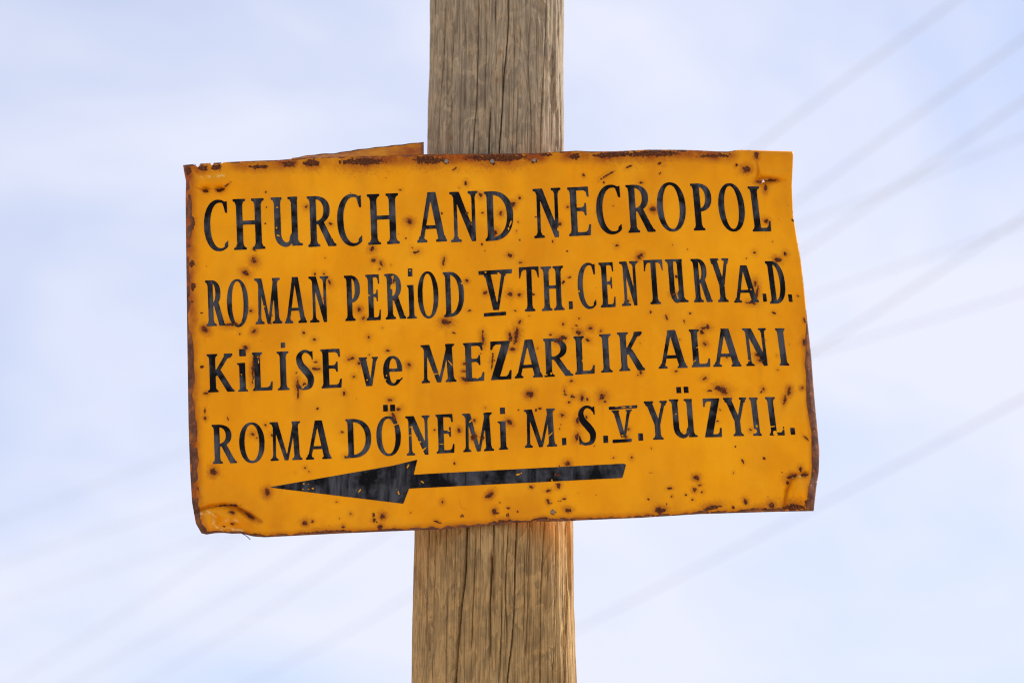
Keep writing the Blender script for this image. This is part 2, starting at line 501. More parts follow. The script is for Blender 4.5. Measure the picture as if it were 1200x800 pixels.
BOTTOM = np.array([(236, 624.5), (242, 626), (252, 624.4), (262, 624), (272, 625), (283, 624.8), (297, 628.2), (310, 629.2), (400, 624.6),
                   (480, 621.3), (502, 620), (506, 620.2), (595, 613.8), (599, 611.8), (670, 609.8), (750, 606.4), (820, 602), (914, 599.2), (953.5, 598.5)])
def curve_at(C, t, axis):
    k = C[:, axis]
    v = k[0] + (k[-1] - k[0]) * t
    return np.stack([np.interp(v, k, C[:, 0]), np.interp(v, k, C[:, 1])], -1)

NX, NY = 640, 372
S, T = np.meshgrid(np.linspace(0, 1, NX), np.linspace(0, 1, NY))
tp, bt = curve_at(TOP, S, 0), curve_at(BOTTOM, S, 0)
lf, rt = curve_at(LEFT, T, 1), curve_at(RIGHT, T, 1)
s_, t_ = S[..., None], T[..., None]
P00, P10, P01, P11 = TOP[0], TOP[-1], BOTTOM[0], BOTTOM[-1]
# bumps of the top and bottom edge die out quickly towards the middle of the sheet
top_line = P00 * (1 - s_) + P10 * s_
bot_line = P01 * (1 - s_) + P11 * s_
lef_line = P00 * (1 - t_) + P01 * t_
rig_line = P10 * (1 - t_) + P11 * t_
bil = top_line * (1 - t_) + bot_line * t_
PX = bil + (tp - top_line) * (1 - t_) ** 2 + (bt - bot_line) * t_ ** 2 + (lf - lef_line) * (1 - s_) + (rt - rig_line) * s_
GX, GY = PX[..., 0], PX[..., 1]

def left_x(y): return np.interp(y, LEFT[:, 1], LEFT[:, 0])
def right_x(y): return np.interp(y, RIGHT[:, 1], RIGHT[:, 0])
def top_y(x): return np.interp(x, TOP[:, 0], TOP[:, 1])
def bot_y(x): return np.interp(x, BOTTOM[:, 0], BOTTOM[:, 1])
def gs(x, y, cx, cy, rx, ry, ang=0):
    ca, sa = math.cos(R(ang)), math.sin(R(ang))
    u = ((x - cx) * ca + (y - cy) * sa) / rx
    v = (-(x - cx) * sa + (y - cy) * ca) / ry
    return np.exp(-(u * u + v * v))
def seg_d(x, y, pts):
    best = np.full(np.shape(x), 1e9)
    for (x0, y0), (x1, y1) in zip(pts[:-1], pts[1:]):
        dx, dy = x1 - x0, y1 - y0
        t = np.clip(((x - x0) * dx + (y - y0) * dy) / (dx * dx + dy * dy), 0, 1)
        best = np.minimum(best, np.hypot(x - x0 - t * dx, y - y0 - t * dy))
    return best
CREASE_BL = [(229, 601), (246, 594.5), (262, 592.5), (276, 596), (290, 604), (304, 611.5)]

def depth(x, y):
    """how far the sheet bends back (+) or bulges out (-) in metres"""
    x, y = np.asarray(x, float), np.asarray(y, float)
    d = -0.0026 * np.sin((x - 240) / 190.0) * np.sin((y - 190) / 130.0)
    off = np.clip(np.abs(x - 580) / 110.0 - 0.7, 0, 1)
    d = d * off + 0.0070 * (fbm(x / 70.0, y / 60.0, 51, 2) - 0.5) * off + 0.0018 * (fbm(x / 16.0, y / 16.0, 53, 2) - 0.5)
    # the right hand side is bowed
    d = d - 0.010 * sstep(700, 930, x) * np.sin((np.clip(y, 175, 610) - 175) / 435 * math.pi) * 0.6
    dl = x - left_x(y)
    wl_ = np.interp(y, [190, 300, 400, 440, 620], [7, 9, 10, 11, 10])
    d = d + 0.011 * np.clip(1 - dl / wl_, 0, 1) ** 1.5
    dr = right_x(y) - x
    wr_ = np.interp(y, [180, 370, 415, 600], [1.5, 2.0, 6.5, 9.0])
    d = d + np.interp(y, [180, 370, 415, 600], [0.001, 0.003, 0.010, 0.012]) * np.clip(1 - dr / wr_, 0, 1) ** 1.4
    db = bot_y(x) - y
    d = d + np.where(np.abs(x - 578) < 96, 0.0, 0.007) * np.clip(1 - db / 4.5, 0, 1) ** 1.5
    dt = y - top_y(x)
    d = d + np.where(np.abs(x - 580) < 92, 0.0, 0.0035) * np.clip(1 - dt / 3.5, 0, 1) ** 1.5
    # crumpled lower left corner
    cd = seg_d(x, y, CREASE_BL)
    below = sstep(-2.0, 4.0, y - np.interp(x, [p[0] for p in CREASE_BL], [p[1] for p in CREASE_BL]))
    inx = sstep(310, 290, x)
    d = d - 0.022 * gs(x, y, 262, 604, 36, 12) * below * inx
    d = d + 0.0075 * np.exp(-(cd / 2.6) ** 2) * inx
    d = d - 0.007 * gs(x, y, 246, 612, 9, 5, 30) + 0.009 * gs(x, y, 254, 606, 4.5, 9, -35) + 0.006 * gs(x, y, 277, 614, 7, 4, 20) - 0.005 * gs(x, y, 267, 604, 6, 5)
    # dents: upper left pockets, upper right puncture, lower right fold, odd knocks
    d = d + 0.008 * gs(x, y, 241, 222, 5, 3) + 0.008 * gs(x, y, 258, 221.5, 6, 3) - 0.007 * gs(x, y, 250, 212, 22, 7)
    d = d + 0.012 * gs(x, y, 894, 212, 9, 7) - 0.006 * gs(x, y, 905, 205, 14, 5, -10) + 0.003 * np.exp(-(seg_d(x, y, [(887, 200), (893, 212), (920, 211.5)]) / 1.8) ** 2)
    d = d - 0.014 * gs(x, y, 938, 573, 15, 15) * sstep(915, 930, x - (590 - y) * 0.25) + 0.005 * np.exp(-(seg_d(x, y, [(944, 555), (928, 558), (922, 575), (920, 594)]) / 2.5) ** 2)
    for cx, cy, rr, dep in [(480, 259, 6, .0015), (318, 247, 4, .001), (532, 196, 7, .0015), (545, 590, 8, -.0012), (665, 544, 5, .001), (250, 553, 6, .0015), (313, 577, 6, .0018), (523, 377, 7, .0015)]:
        d = d + dep * gs(x, y, cx, cy, rr, rr)
    return d

# ------------------------------------------------------------------ rust: x, y, rx, ry, angle, halo
SPOTS = """221 200 3.5 7 0 .8;238 196.5 6 3.5 0 .7;254 196 6 3.5 0 .6;241 224 4.2 1.8 8 .5;258 223 4.5 1.8 -8 .5;266 217 3 .8 -40 .4;303 195.5 14 1.6 -2 .9;338 192.5 9 2.6 -3 .9
365 191.2 10 3 -3 .9;425 189.5 27 3.2 -1 1;502 187.5 18 3.6 0 1;584 185 38 3.2 -1 1;640 181.5 8 1.2 0 .7;673 183.5 7 2.4 0 .8;717 181.7 26 2.6 -3 1;765 180 32 2.8 -1 1;837 182.5 20 1.3 -2 .8
226 262 2.5 8 0 .8;225 309 3.2 5 0 .8;226 336 3 5 0 .6;225 353.5 2 1.5 30 .3
312 225 1.4 1.4 0 .4;359 242.5 2 2 0 .6;387 262 2.6 1.5 20 .5;297.5 305.5 3 3.6 -35 .9;287.5 319.5 4 2.3 35 .9;298 293 2.2 1 10 .4;312 243 1 1 0 .2;311 262 1 1 0 .2
480 259.5 3.6 2.8 20 1;518 250 1.3 1.3 0 .3;546 215 1.4 2.8 0 .6;563 229 2 2.3 0 .6;547 250 1.5 1.3 0 .4;565.6 250 1.3 1.3 0 .3;586.5 250 2 3.2 25 .7;552 261 2 1.6 0 .5
609 232 1.6 1.4 0 .5;601 239.5 3 2.6 -30 .8;580 273 2.8 3.5 25 .8;607.5 260 1 1 0 .3;605.5 271 1 1.2 0 .3;609 281 1.2 1 0 .3;565 286 1 1.4 0 .3;598 299 3 1.8 10 .7;610.6 307.5 2.6 1.2 5 .5
469 222.5 2 .8 0 .3;488 295 4 1.4 -8 .6;436 292 3 2.2 -35 .8;438 305 2.6 1.6 -35 .7;447 309 1.3 4 -25 .7;520 306 1.2 5 6 .7;475.5 279 1 1 0 .2;628 254 1 1.2 0 .2;483 290 2 .6 35 .3;533 198 3 .9 -35 .5
665.5 242.5 1.6 1.5 0 .5;684 205.5 1.2 1.6 0 .4;712 205 10 1.0 -32 .5;737 195.3 5 1.1 -28 .5;773 191 2.6 1.1 -20 .5;773.5 203 1.6 1 -20 .4;752 214 2.6 1 0 .5;765.5 245.5 3 2.4 10 .9
874.7 198 4.6 3.6 -10 1;886.7 182 2.6 4.6 0 .9;862.7 194 1.5 1.8 -20 .5;889 213.5 4 1.6 10 .9;903 211.5 8 1.2 -3 .9;897 221 1.3 4.5 0 .9;898 259 2.4 2.2 0 .8;722.7 288 1.8 1.2 -30 .5;749.5 300.5 4.2 2 -35 .9
788 287 .8 .8 0 .2;884 296 2 1.2 20 .5;920 297.5 2.4 2.2 0 .6;911.5 304 4 2 5 .9;648 283 .8 2 0 .3;665 294.5 .8 .8 0 .2;656 262 2 2 0 .5;708 214 1.5 1 0 .3;718.7 241.5 .8 .8 0 .2;929 258 1.2 1.6 0 .3
236 366.5 2 .8 -10 .3;240 386 5 2.8 38 1;270 380.5 9 1.6 -4 .7;298 388 3.4 1.8 -38 .9;294 364 2.6 1.4 0 .6;281 390.6 1.3 1.1 20 .3;288 408 3 2.4 -20 .9;369 321 1.1 2.2 0 .4;379.5 320.5 1.3 1 0 .4
386 331 1.5 3.6 -25 .7;380 350 1.2 2.2 0 .5;355.5 390 1.3 2 0 .5;368 398 1.6 1.4 0 .5;421 362.5 2.4 2.4 0 .9;426 372.5 1.6 1.9 10 .7;432 395 1.4 2 0 .5;236 430 1.6 1.5 0 .5;318 369.5 1 1 0 .3;317 378 1 1.3 0 .3
296.5 433 1.2 15 2 .8;303 420 1.2 2 0 .4;370 424 2.6 .9 0 .5;370 432 5.5 1.3 3 .7;347 437 1 1.2 0 .3;348.5 452 1.3 9 -4 .8;356 450 3 1.5 -30 .6;412 420 3.8 1.6 -12 .7;421 425 2.2 1.9 10 .8;415 441 1.6 1.3 0 .5
408 422 1.2 1 0 .4;433 416 .8 .8 0 .3;445 315 1.2 1 0 .4;547 329.5 2 1.8 0 .7;523 377 5.6 3 3 1;550 364 2.2 1.1 5 .5;569 343 1.8 2.4 15 .7;598 344.5 3 2.2 0 .8;609 345 1.9 2.1 0 .7
625 345 1.3 1.2 0 .3;604 364 1.6 .8 0 .3;620 370 .9 .9 0 .2;531.6 389.6 1.8 .9 0 .4;454.5 410.5 1.7 1.3 0 .5;479 428 1.9 2.4 -15 .8;566 397 1.1 9 -3 .8;598 395 1.5 4.5 -8 .9;605 393 1.9 11 10 .9
609 378 1.2 2.6 10 .7;600 409 4 1.4 0 .9;577 422 .8 9 4 .6;580 422 1 1.2 0 .3;563 414 1 1 0 .3;546 426 3.2 1.3 5 .8;544 435 3.2 1.1 -5 .8;544.5 444.5 4 1.8 20 .9;461 329 1.6 3.2 0 .5;462 351 2 1.5 0 .4
630 408 .8 1.5 10 .4;646 392 2 1.2 -35 .5;655 398.5 5 3.4 0 .8;661 395.5 3.4 2 -10 .6;660 379.5 1.6 1.5 0 .5;674.7 381.5 1.6 1 0 .3;670.7 385 1.1 .8 0 .3;678.7 389.4 3.6 2 15 .9;692 384.7 1.9 1.9 0 .8;678.7 373 1.2 .8 -20 .3
704 388 1.2 1.7 0 .5;688.5 398 2.2 1.3 20 .7;660 330.5 1.4 2 15 .5;667 325 2.3 .9 -20 .4;793 324 1.2 1.6 0 .5;789 345 3.4 1.7 -10 .7;736 352.7 2 1.4 -20 .6;885 332 1.7 4 5 .9;887 343 1.2 7 10 .8
881 355 6 1.4 5 .6;781 372 1.2 2.8 -20 .5;762.7 365.5 1.2 1.4 -20 .4;809 367 1.4 1 0 .3;802 376.7 1 2 -15 .4;826 384 6 1.3 -4 .8;829.5 383 2.4 2 0 .7;822.7 389 1.9 2 0 .8;826 403 2.1 1.7 0 .8
797 398 1 1 0 .2;852 418.5 1.3 1.1 0 .5;906.7 366.5 1.5 1.2 30 .4;935.5 347 1.4 1.2 0 .4;942.7 375 1 2 0 .6;910.7 416.7 1 .8 0 .3;889 416.5 4 1.2 15 1;891 422 3.6 1.4 20 1;750.7 436 1.2 2.4 0 .7;748 439.5 1.2 1.1 0 .4
792.5 435 2 .9 -20 .4;826 443.5 2.6 1.6 -20 .6;669.3 446 1.7 1.3 0 .5;943.5 401 2.2 4 0 1;241.5 460.5 2.8 1.2 0 .7;240 489.5 1.5 1.8 0 .7;240 481 .7 4 5 .4;267 490 .8 2.5 0 .2;250 552.6 3.4 4.2 10 1
313 577 2.8 4.2 5 1;296 508 2 1.7 20 .7;301 513 1.2 1.1 0 .4;311 498 1.2 1.3 20 .4;318.7 509 1.2 1.6 0 .4;372 478.5 1.5 1.3 0 .5;403.4 461 1.6 2 0 .7;400.6 506.5 1.7 1.2 -10 .5;358 548 1.4 1 35 .4;362 552 1.2 .7 20 .3
404.6 535 1.5 1.3 0 .5;357.4 612.6 3 2.7 0 .9;366 610.7 1.6 1.6 0 .6;411 602 1.8 1.4 0 .5;402 617 2 1.7 0 .7;438 608.6 1.8 2.4 0 .7;397.5 607 .8 .8 0 .2;394.6 587.7 1.2 .8 0 .3;349 463 .9 5 -5 .6
457 468.5 2.6 1.2 0 .7;461 487 2.4 6 -20 .6;467 480 3.2 1.2 -35 .7;620.6 461.4 3.9 3.4 -10 1;568.4 478 1.2 .9 0 .3;509 504 1.1 1.2 0 .4;538 504 1.9 2.8 0 .8;555.3 512 4.4 3.6 -10 .7;555.8 493 1.4 1.5 0 .7
565 513 1.7 2 20 .5;597 494.6 4 2 42 .9;607.5 480 1.1 .7 0 .2;632.5 478.5 2.1 1 0 .5;628 481 .9 1.8 15 .4;532.8 542.6 1 1.5 0 .4;574.3 579 4.4 2 -38 1;571 581 2.4 1.6 -30 .8;623 570 2.2 1.8 -25 .7
579 599 2.2 3.2 0 .9;582 601.5 2.4 1.2 0 .5;518.5 588 1.5 2.2 0 .6;606 599 1.6 1.4 0 .5;595.7 594.8 2.1 .9 5 .5;642 587.2 1.6 3 -30 .7;646 590 1.2 .8 0 .3;642.5 574.6 3.2 1 -18 .6;654.5 569.4 2.3 2 -20 .7;652 566.5 1 .8 0 .3
657.4 586.5 .9 .9 0 .2;661 584 1.9 1.1 -15 .4;655 587 .8 .5 0 .2;665.5 597.6 4 2.2 5 .8;448.5 604.3 2.8 2.8 0 1;437.8 603 1.5 2 0 .5;441 611 1.2 1 0 .4;446 617.4 2.8 2.4 0 .9;512.6 611.4 4.2 .9 22 .6;585.5 589 1 .8 0 .3
658.6 486 1.9 2 0 .7;481 600 .7 .7 0 .2;661.7 457 .7 3 -5 .5;662.5 462 1.7 .9 20 .5;671.3 464.7 2.6 1.3 25 .6;682 465.3 1.7 3 0 .9;688.3 467.5 1 2 0 .5;666.7 471.3 1.6 1.2 20 .4;706 464.5 3.2 3.4 10 1;709 470 1.4 1.3 0 .6
677.5 493 1.6 4 -5 .9;687.5 488.7 1.1 2 0 .4;676.3 511.7 1.8 4 5 .9;656.7 497.5 .8 .8 0 .2;656 502.5 .8 .8 0 .2;736.7 502.5 1.5 1 0 .5;733.7 512 1.7 1.3 0 .6;718.8 536 1.1 .9 0 .3;740.3 536 1.1 1.5 0 .5
665.3 543.7 2.9 2.3 0 .9;655.3 546.3 .8 1.4 0 .3;696.7 522 .8 .8 0 .2;845 455.5 7.5 2 12 1;848 459 5 1.6 20 1;842 454 2.4 1.6 0 .8;831.7 457.5 2.7 .9 10 .5;894.7 456 1.2 1.9 0 .7;891.7 459 1 .8 -30 .4;925 458.3 1.7 5 10 1
919.7 468 1.1 6 10 .9;940.3 454.7 1.9 1.8 0 .9;840.8 493.3 1.3 .9 0 .4;843.8 480 1.7 .7 25 .4;879.7 503.7 1.6 1.3 0 .6;763.3 525 .9 .8 0 .2;861.7 523 .8 .8 0 .2;895.8 536.7 1.4 1.1 0 .4;870 539 .8 1.4 -20 .3
944.5 513 4.4 .6 38 .6;652 556 2.8 2.2 -10 .4;719 535.6 1 .8 0 .3;871 541 .7 2.6 -10 .4;816 559.6 3.2 2.2 20 1;820 568 2.2 1 -5 .6;814 574 1.9 2 0 .8;823 576 1.2 1.2 0 .5;804 579.4 1.5 1.2 0 .4;811.6 585 1.4 1.2 30 .4
785 572 3.6 1.1 0 .6;787.4 581.6 .9 2 5 .5;759.6 584.4 1.7 1 15 .4;781 590.4 1.2 1.1 0 .4;762 553.6 .8 .6 0 .2;764 554 .6 .6 0 .2;873.6 587.6 1.7 3 -15 .8;859 594.4 1.3 2 0 .6;834 594.5 11 2.2 -10 .9;774 597.5 7 3 -5 1
928 558 6.5 2 -14 1;943 556 4.4 1.6 -8 1;938 549 1.4 3 5 .7;904 592 4 3.4 0 1;930 594 14 3.6 -2 1;946 590 2.4 4 0 .9;923 565 2 1.4 0 .7;890 597 14 1.8 -2 .8;380 623 30 1.2 -3 .7;300 626 9 1.2 5 .6;590 611 14 1.6 -3 .9;635 608 10 1.6 -2 .8
523 190 3.6 3.6 0 .5;577 190 3.6 3.6 0 .5;626 188.5 3.2 3.2 0 .6;648 600 3 3 0 .35;268 592 14 1.0 -2 .6;293 604.5 9 1.3 36 .9;272 600 3.2 1.6 15 .8;273 613.5 3.2 1.4 -10 .6;262 616 2 1.2 0 .4;236 618 3 4 20 .7;232 603 2 6 -5 .6"""
SP = np.array([[float(v) for v in s.split()] for ln in SPOTS.splitlines() for s in ln.split(';')])
extra = []
for k in range(45):                                # the smallest pits
    extra.append([random.uniform(240, 930), random.uniform(200, 600), random.uniform(.4, .8), random.uniform(.4, .8), 0, random.uniform(.1, .3)])
SP[(SP[:, 1] < 200) & (SP[:, 2] > 6), 3] *= 1.35          # the long scabs under the top edge
SP = np.vstack([SP, np.array(extra)])

def rust_field(x, y):
    x, y = np.asarray(x, float), np.asarray(y, float)
    sh = x.shape
    x, y = x.ravel(), y.ravel()
    wx = (fbm(x / 2.6, y / 2.6, 61, 2) - 0.5) * 3.2
    wy = (fbm(x / 2.6, y / 2.6, 67, 2) - 0.5) * 3.2
    rag = fbm(x / 1.7, y / 1.7, 71, 2) - 0.5
    rust = np.zeros_like(x)
    stain = np.zeros_like(x)
    x0, x1, y0, y1 = x.min(), x.max(), y.min(), y.max()
    for cx, cy, rx, ry, ang, halo in SP:
        m = max(rx, ry)
        reach = m * 1.9 + 16
        if cx + reach < x0 or cx - reach > x1 or cy + reach + 30 < y0 or cy - reach > y1:
            continue
        k = np.where((np.abs(x - cx) < reach) & (y > cy - reach) & (y < cy + reach + 30))[0]
        if not len(k):
            continue
        warp = min(1.0, min(rx, ry) / 2.0 + 0.15)
        u0, v0 = x[k] - cx, y[k] - cy
        ca, sa = math.cos(R(ang)), math.sin(R(ang))
        u, v = u0 + wx[k] * warp, v0 + wy[k] * warp
        uu, vv = (u * ca + v * sa) / rx, (-u * sa + v * ca) / ry
        r = np.sqrt(uu * uu + vv * vv) + rag[k] * 0.9
        size = math.sqrt(rx * ry)
        rust[k] = np.maximum(rust[k], (1 - sstep(0.52, 1.26 + 0.4 / min(rx, ry), r)) * (0.97 if size > 1.2 else 0.85))
        ru = np.sqrt(((u0 * ca + v0 * sa) / (rx + 1.9 + 0.6 * size)) ** 2 + ((-u0 * sa + v0 * ca) / (ry + 1.9 + 0.6 * size)) ** 2)
        stain[k] = np.maximum(stain[k], halo * 0.96 * np.exp(-(ru ** 2) * (1.0 + 1.2 * rag[k])))
        if halo > 0.75 and size > 2:                # run-off below
            w = 1.2 + rx * 0.35
            run = halo * 0.38 * np.exp(-((u0 + wx[k] * .3) / w) ** 2) * np.where(v0 > 0, np.exp(-v0 / (7 + 3 * size)), 0)
            stain[k] = np.maximum(stain[k], run)
    return rust.reshape(sh), stain.reshape(sh)

# ------------------------------------------------------------------ the sign
base_pt = on_plane(590, 612, 0.0)
sign = bpy.data.objects.new('direction_sign', None)
COL.objects.link(sign)
sign.empty_display_size = 0.2
tag(sign, 'rusty bent yellow metal sign with black lettering and left-pointing arrow, nailed to the wooden pole', 'sign')

rust, stain = rust_field(GX, GY)
dl, dr = GX - left_x(GY), right_x(GY) - GX
dt, db = GY - top_y(GX), bot_y(GX) - GY
nz = fbm(GX / 11.0, GY / 22.0, 81, 3)
nz2 = fbm(GX / 3.0, GY / 4.0, 83, 2)
edge_l = sstep(-1.0, 3.2, np.interp(GY, [190, 205, 228, 262, 300, 380, 400, 470, 500, 620], [4, 3, 8, 9, 5, 4.5, 9.5, 8.0, 9.5, 9.5]) + (nz - 0.5) * 7 - dl) * sstep(0.28, 0.5, fbm(GX / 6.0, GY / 9.0, 85, 2) + np.interp(GY, [200, 380, 410, 620], [-0.02, -0.06, 0.16, 0.06]))
edge_r = sstep(-0.6, 2.4, np.interp(GY, [180, 370, 400, 425, 600], [0.5, 1.5, 6, 10, 9.5]) + (nz - 0.5) * 4 - dr) * sstep(0.2, 0.35, nz2 + 0.12)
edge_b = sstep(0.0, 1.4, 3.0 + (nz - 0.45) * 6 - db) * sstep(0.16, 0.36, nz2)
edge_t = (1 - 0.8 * sstep(870, 890, GX)) * sstep(0.0, 1.2, 1.8 + (nz - 0.5) * 5 - dt) * sstep(0.2, 0.36, nz2)
edge = np.maximum.reduce([edge_l, edge_r, edge_b, edge_t])
rust = np.maximum(rust, edge * 0.9)
def bandst(d, w): return np.exp(-(np.maximum(d, 0) / w) ** 2)
est = np.maximum.reduce([0.9 * bandst(dl - 3, 10) * (0.5 + nz), 0.75 * bandst(dr - 6 * sstep(380, 420, GY), 5.5) * sstep(330, 420, GY) * (0.5 + nz),
                         0.85 * bandst(db, 7) * (0.4 + nz), 0.95 * bandst(dt - 5, 9) * np.clip(2.3 * fbm(GX / 26.0, GY / 60.0, 87, 2) - 0.45, 0.1, 1) * (1 - 0.75 * sstep(850, 890, GX))])
grime = 0.13 * sstep(0.42, 0.72, fbm(GX / 45.0, GY / 60.0, 91, 3)) + 0.34 * np.exp(-np.minimum.reduce([dl, dr, dt, db]) / 22.0) * fbm(GX / 14.0, GY / 22.0, 93, 3)
vein = np.exp(-(seg_d(GX, GY, [(225, 218), (236, 222), (262, 221), (271, 213)]) / 0.9) ** 2) * 0.7
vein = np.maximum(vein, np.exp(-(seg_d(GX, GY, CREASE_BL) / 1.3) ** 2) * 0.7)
vein = np.maximum(vein, np.exp(-(seg_d(GX, GY, [(886, 186), (889, 200), (885, 214)]) / 2.0) ** 2) * 0.6)
vein = np.maximum(vein, np.exp(-(seg_d(GX, GY, [(928, 560), (922, 576), (919, 592)]) / 2.2) ** 2) * 0.7)
vein = np.maximum(vein, np.exp(-(seg_d(GX, GY, [(535, 200), (541, 194), (536, 203)]) / 0.9) ** 2) * 0.5)
vein = np.maximum(vein, np.exp(-(seg_d(GX, GY, [(538, 586), (541, 595), (548, 597)]) / 0.8) ** 2) * 0.35)
stain = np.clip(np.maximum.reduce([stain, est, grime, vein]), 0, 1)

worn_highlight = np.zeros_like(GX)  # pale worn-paint lines on the ridges, also painting in the fold highlights
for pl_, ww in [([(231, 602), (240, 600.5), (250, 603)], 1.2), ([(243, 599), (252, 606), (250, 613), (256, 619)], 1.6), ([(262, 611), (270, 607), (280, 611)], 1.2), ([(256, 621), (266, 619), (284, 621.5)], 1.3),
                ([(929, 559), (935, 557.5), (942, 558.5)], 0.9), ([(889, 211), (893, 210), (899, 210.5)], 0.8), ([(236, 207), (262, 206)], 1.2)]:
    worn_highlight = np.maximum(worn_highlight, np.exp(-(seg_d(GX, GY, pl_) / ww) ** 2))
worn_highlight *= sstep(0.42, 0.62, fbm(GX / 2.5, GY / 2.5, 141, 2)) * 0.75
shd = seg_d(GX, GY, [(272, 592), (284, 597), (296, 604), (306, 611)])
stain = np.maximum(stain, 0.95 * np.exp(-(shd / 3.0) ** 2) * (0.4 + nz))  # dark band by the crease: dirt and fold shading painted together
stain = np.maximum(stain, 0.5 * gs(GX, GY, 250, 606, 14, 7, 20) * sstep(0.4, 0.6, fbm(GX / 5.0, GY / 5.0, 143, 2)))  # patchy stain that also paints in shading of the crumple
stain = np.clip(stain, 0, 1)
D = depth(GX, GY) - 0.0006 * rust * (nz2 > 0.5)
W = on_plane(GX, GY, 0.0)
# push along the line of sight so that the outline keeps its place
dirv = W - CAM
W = W + dirv * (D / dirv[..., 1])[..., None]
# real holes and torn notches: grid cells left out
cxm = (GX[:-1, :-1] + GX[1:, 1:]) / 2
cym = (GY[:-1, :-1] + GY[1:, 1:]) / 2
gone = np.zeros_like(cxm, bool)
for hx, hy, hr in [(541.5, 604.2, 2.0), (595, 603.2, 2.2), (894.6, 212.6, 1.2)]:
    gone |= np.hypot(cxm - hx, cym - hy) < hr
for nx_, ny_, nw, nd in [(231.5, 192, 3.2, 4.2), (248.6, 191, 2.4, 3.2), (260.6, 190.4, 1.5, 1.6), (227, 192, 1.5, 1.0)]:
    gone |= (cym - top_y(cxm) < nd * (1 - np.abs(cxm - nx_) / nw))
ii = np.arange(NX * NY).reshape(NY, NX)
quads = np.stack([ii[:-1, :-1], ii[1:, :-1], ii[1:, 1:], ii[:-1, 1:]], -1)[~gone]
panel = link_mesh('panel', W.reshape(-1, 3), quads.tolist(), M_PANEL, sign)
add_attr(panel, 'rust', rust); add_attr(panel, 'stain', stain); add_attr(panel, 'edge', edge); add_attr(panel, 'worn_highlight', worn_highlight)
sol = panel.modifiers.new('sheet_thickness', 'SOLIDIFY')
sol.thickness = 0.0011
sol.offset = -1
panel['label'] = 'yellow painted sheet with rust spots, curled edges and a crumpled lower corner'

# ------------------------------------------------------------------ glyphs (local px: x right, y up from the baseline)
def ell(cx, cy, rx, ry, p=2.15, n=44):
    a = np.linspace(0, 2 * math.pi, n, endpoint=False)
    c, s = np.cos(a), np.sin(a)
    return np.stack([cx + rx * np.sign(c) * np.abs(c) ** (2 / p), cy + ry * np.sign(s) * np.abs(s) ** (2 / p)], -1)
def catmull(pts, n=8):
    p = np.array(pts, float)
    p = np.vstack([2 * p[0] - p[1], p, 2 * p[-1] - p[-2]])
    out = []
    for i in range(1, len(p) - 2):
        for t in np.linspace(0, 1, n, endpoint=False):
            out.append(0.5 * ((2 * p[i]) + (-p[i - 1] + p[i + 1]) * t + (2 * p[i - 1] - 5 * p[i] + 4 * p[i + 1] - p[i + 2]) * t * t
                              + (-p[i - 1] + 3 * p[i] - 3 * p[i + 1] + p[i + 2]) * t ** 3))
    out.append(p[-2])
    return np.array(out)
def stroke(pts):
    """pts: (x, y, width)"""
    c = catmull(pts)
    tg = np.gradient(c[:, :2], axis=0)
    tg /= np.linalg.norm(tg, axis=1, keepdims=True) + 1e-9
    nrm = np.stack([-tg[:, 1], tg[:, 0]], -1)
    return np.vstack([c[:, :2] + nrm * c[:, 2:] / 2, (c[:, :2] - nrm * c[:, 2:] / 2)[::-1]])
def serif(x0, x1, y, d, l, r, sh):
    return [(x0 - l, y), (x1 + r, y), (x1 + r, y + d * sh * .8), (x1 + r * .35, y + d * sh * 1.15), (x1, y + d * sh * 2.4),
            (x0, y + d * sh * 2.4), (x0 - l * .35, y + d * sh * 1.15), (x0 - l, y + d * sh * .8)]
def bar(x0, y0, x1, y1, w0, w1=None):
    """slanted stroke with level ends; w = horizontal width"""
    w1 = w0 if w1 is None else w1
    return [(x0 - w0 / 2, y0), (x0 + w0 / 2, y0), (x1 + w1 / 2, y1), (x1 - w1 / 2, y1)]
def box(x0, y0, x1, y1): return [(x0, y0), (x1, y0), (x1, y1), (x0, y1)]

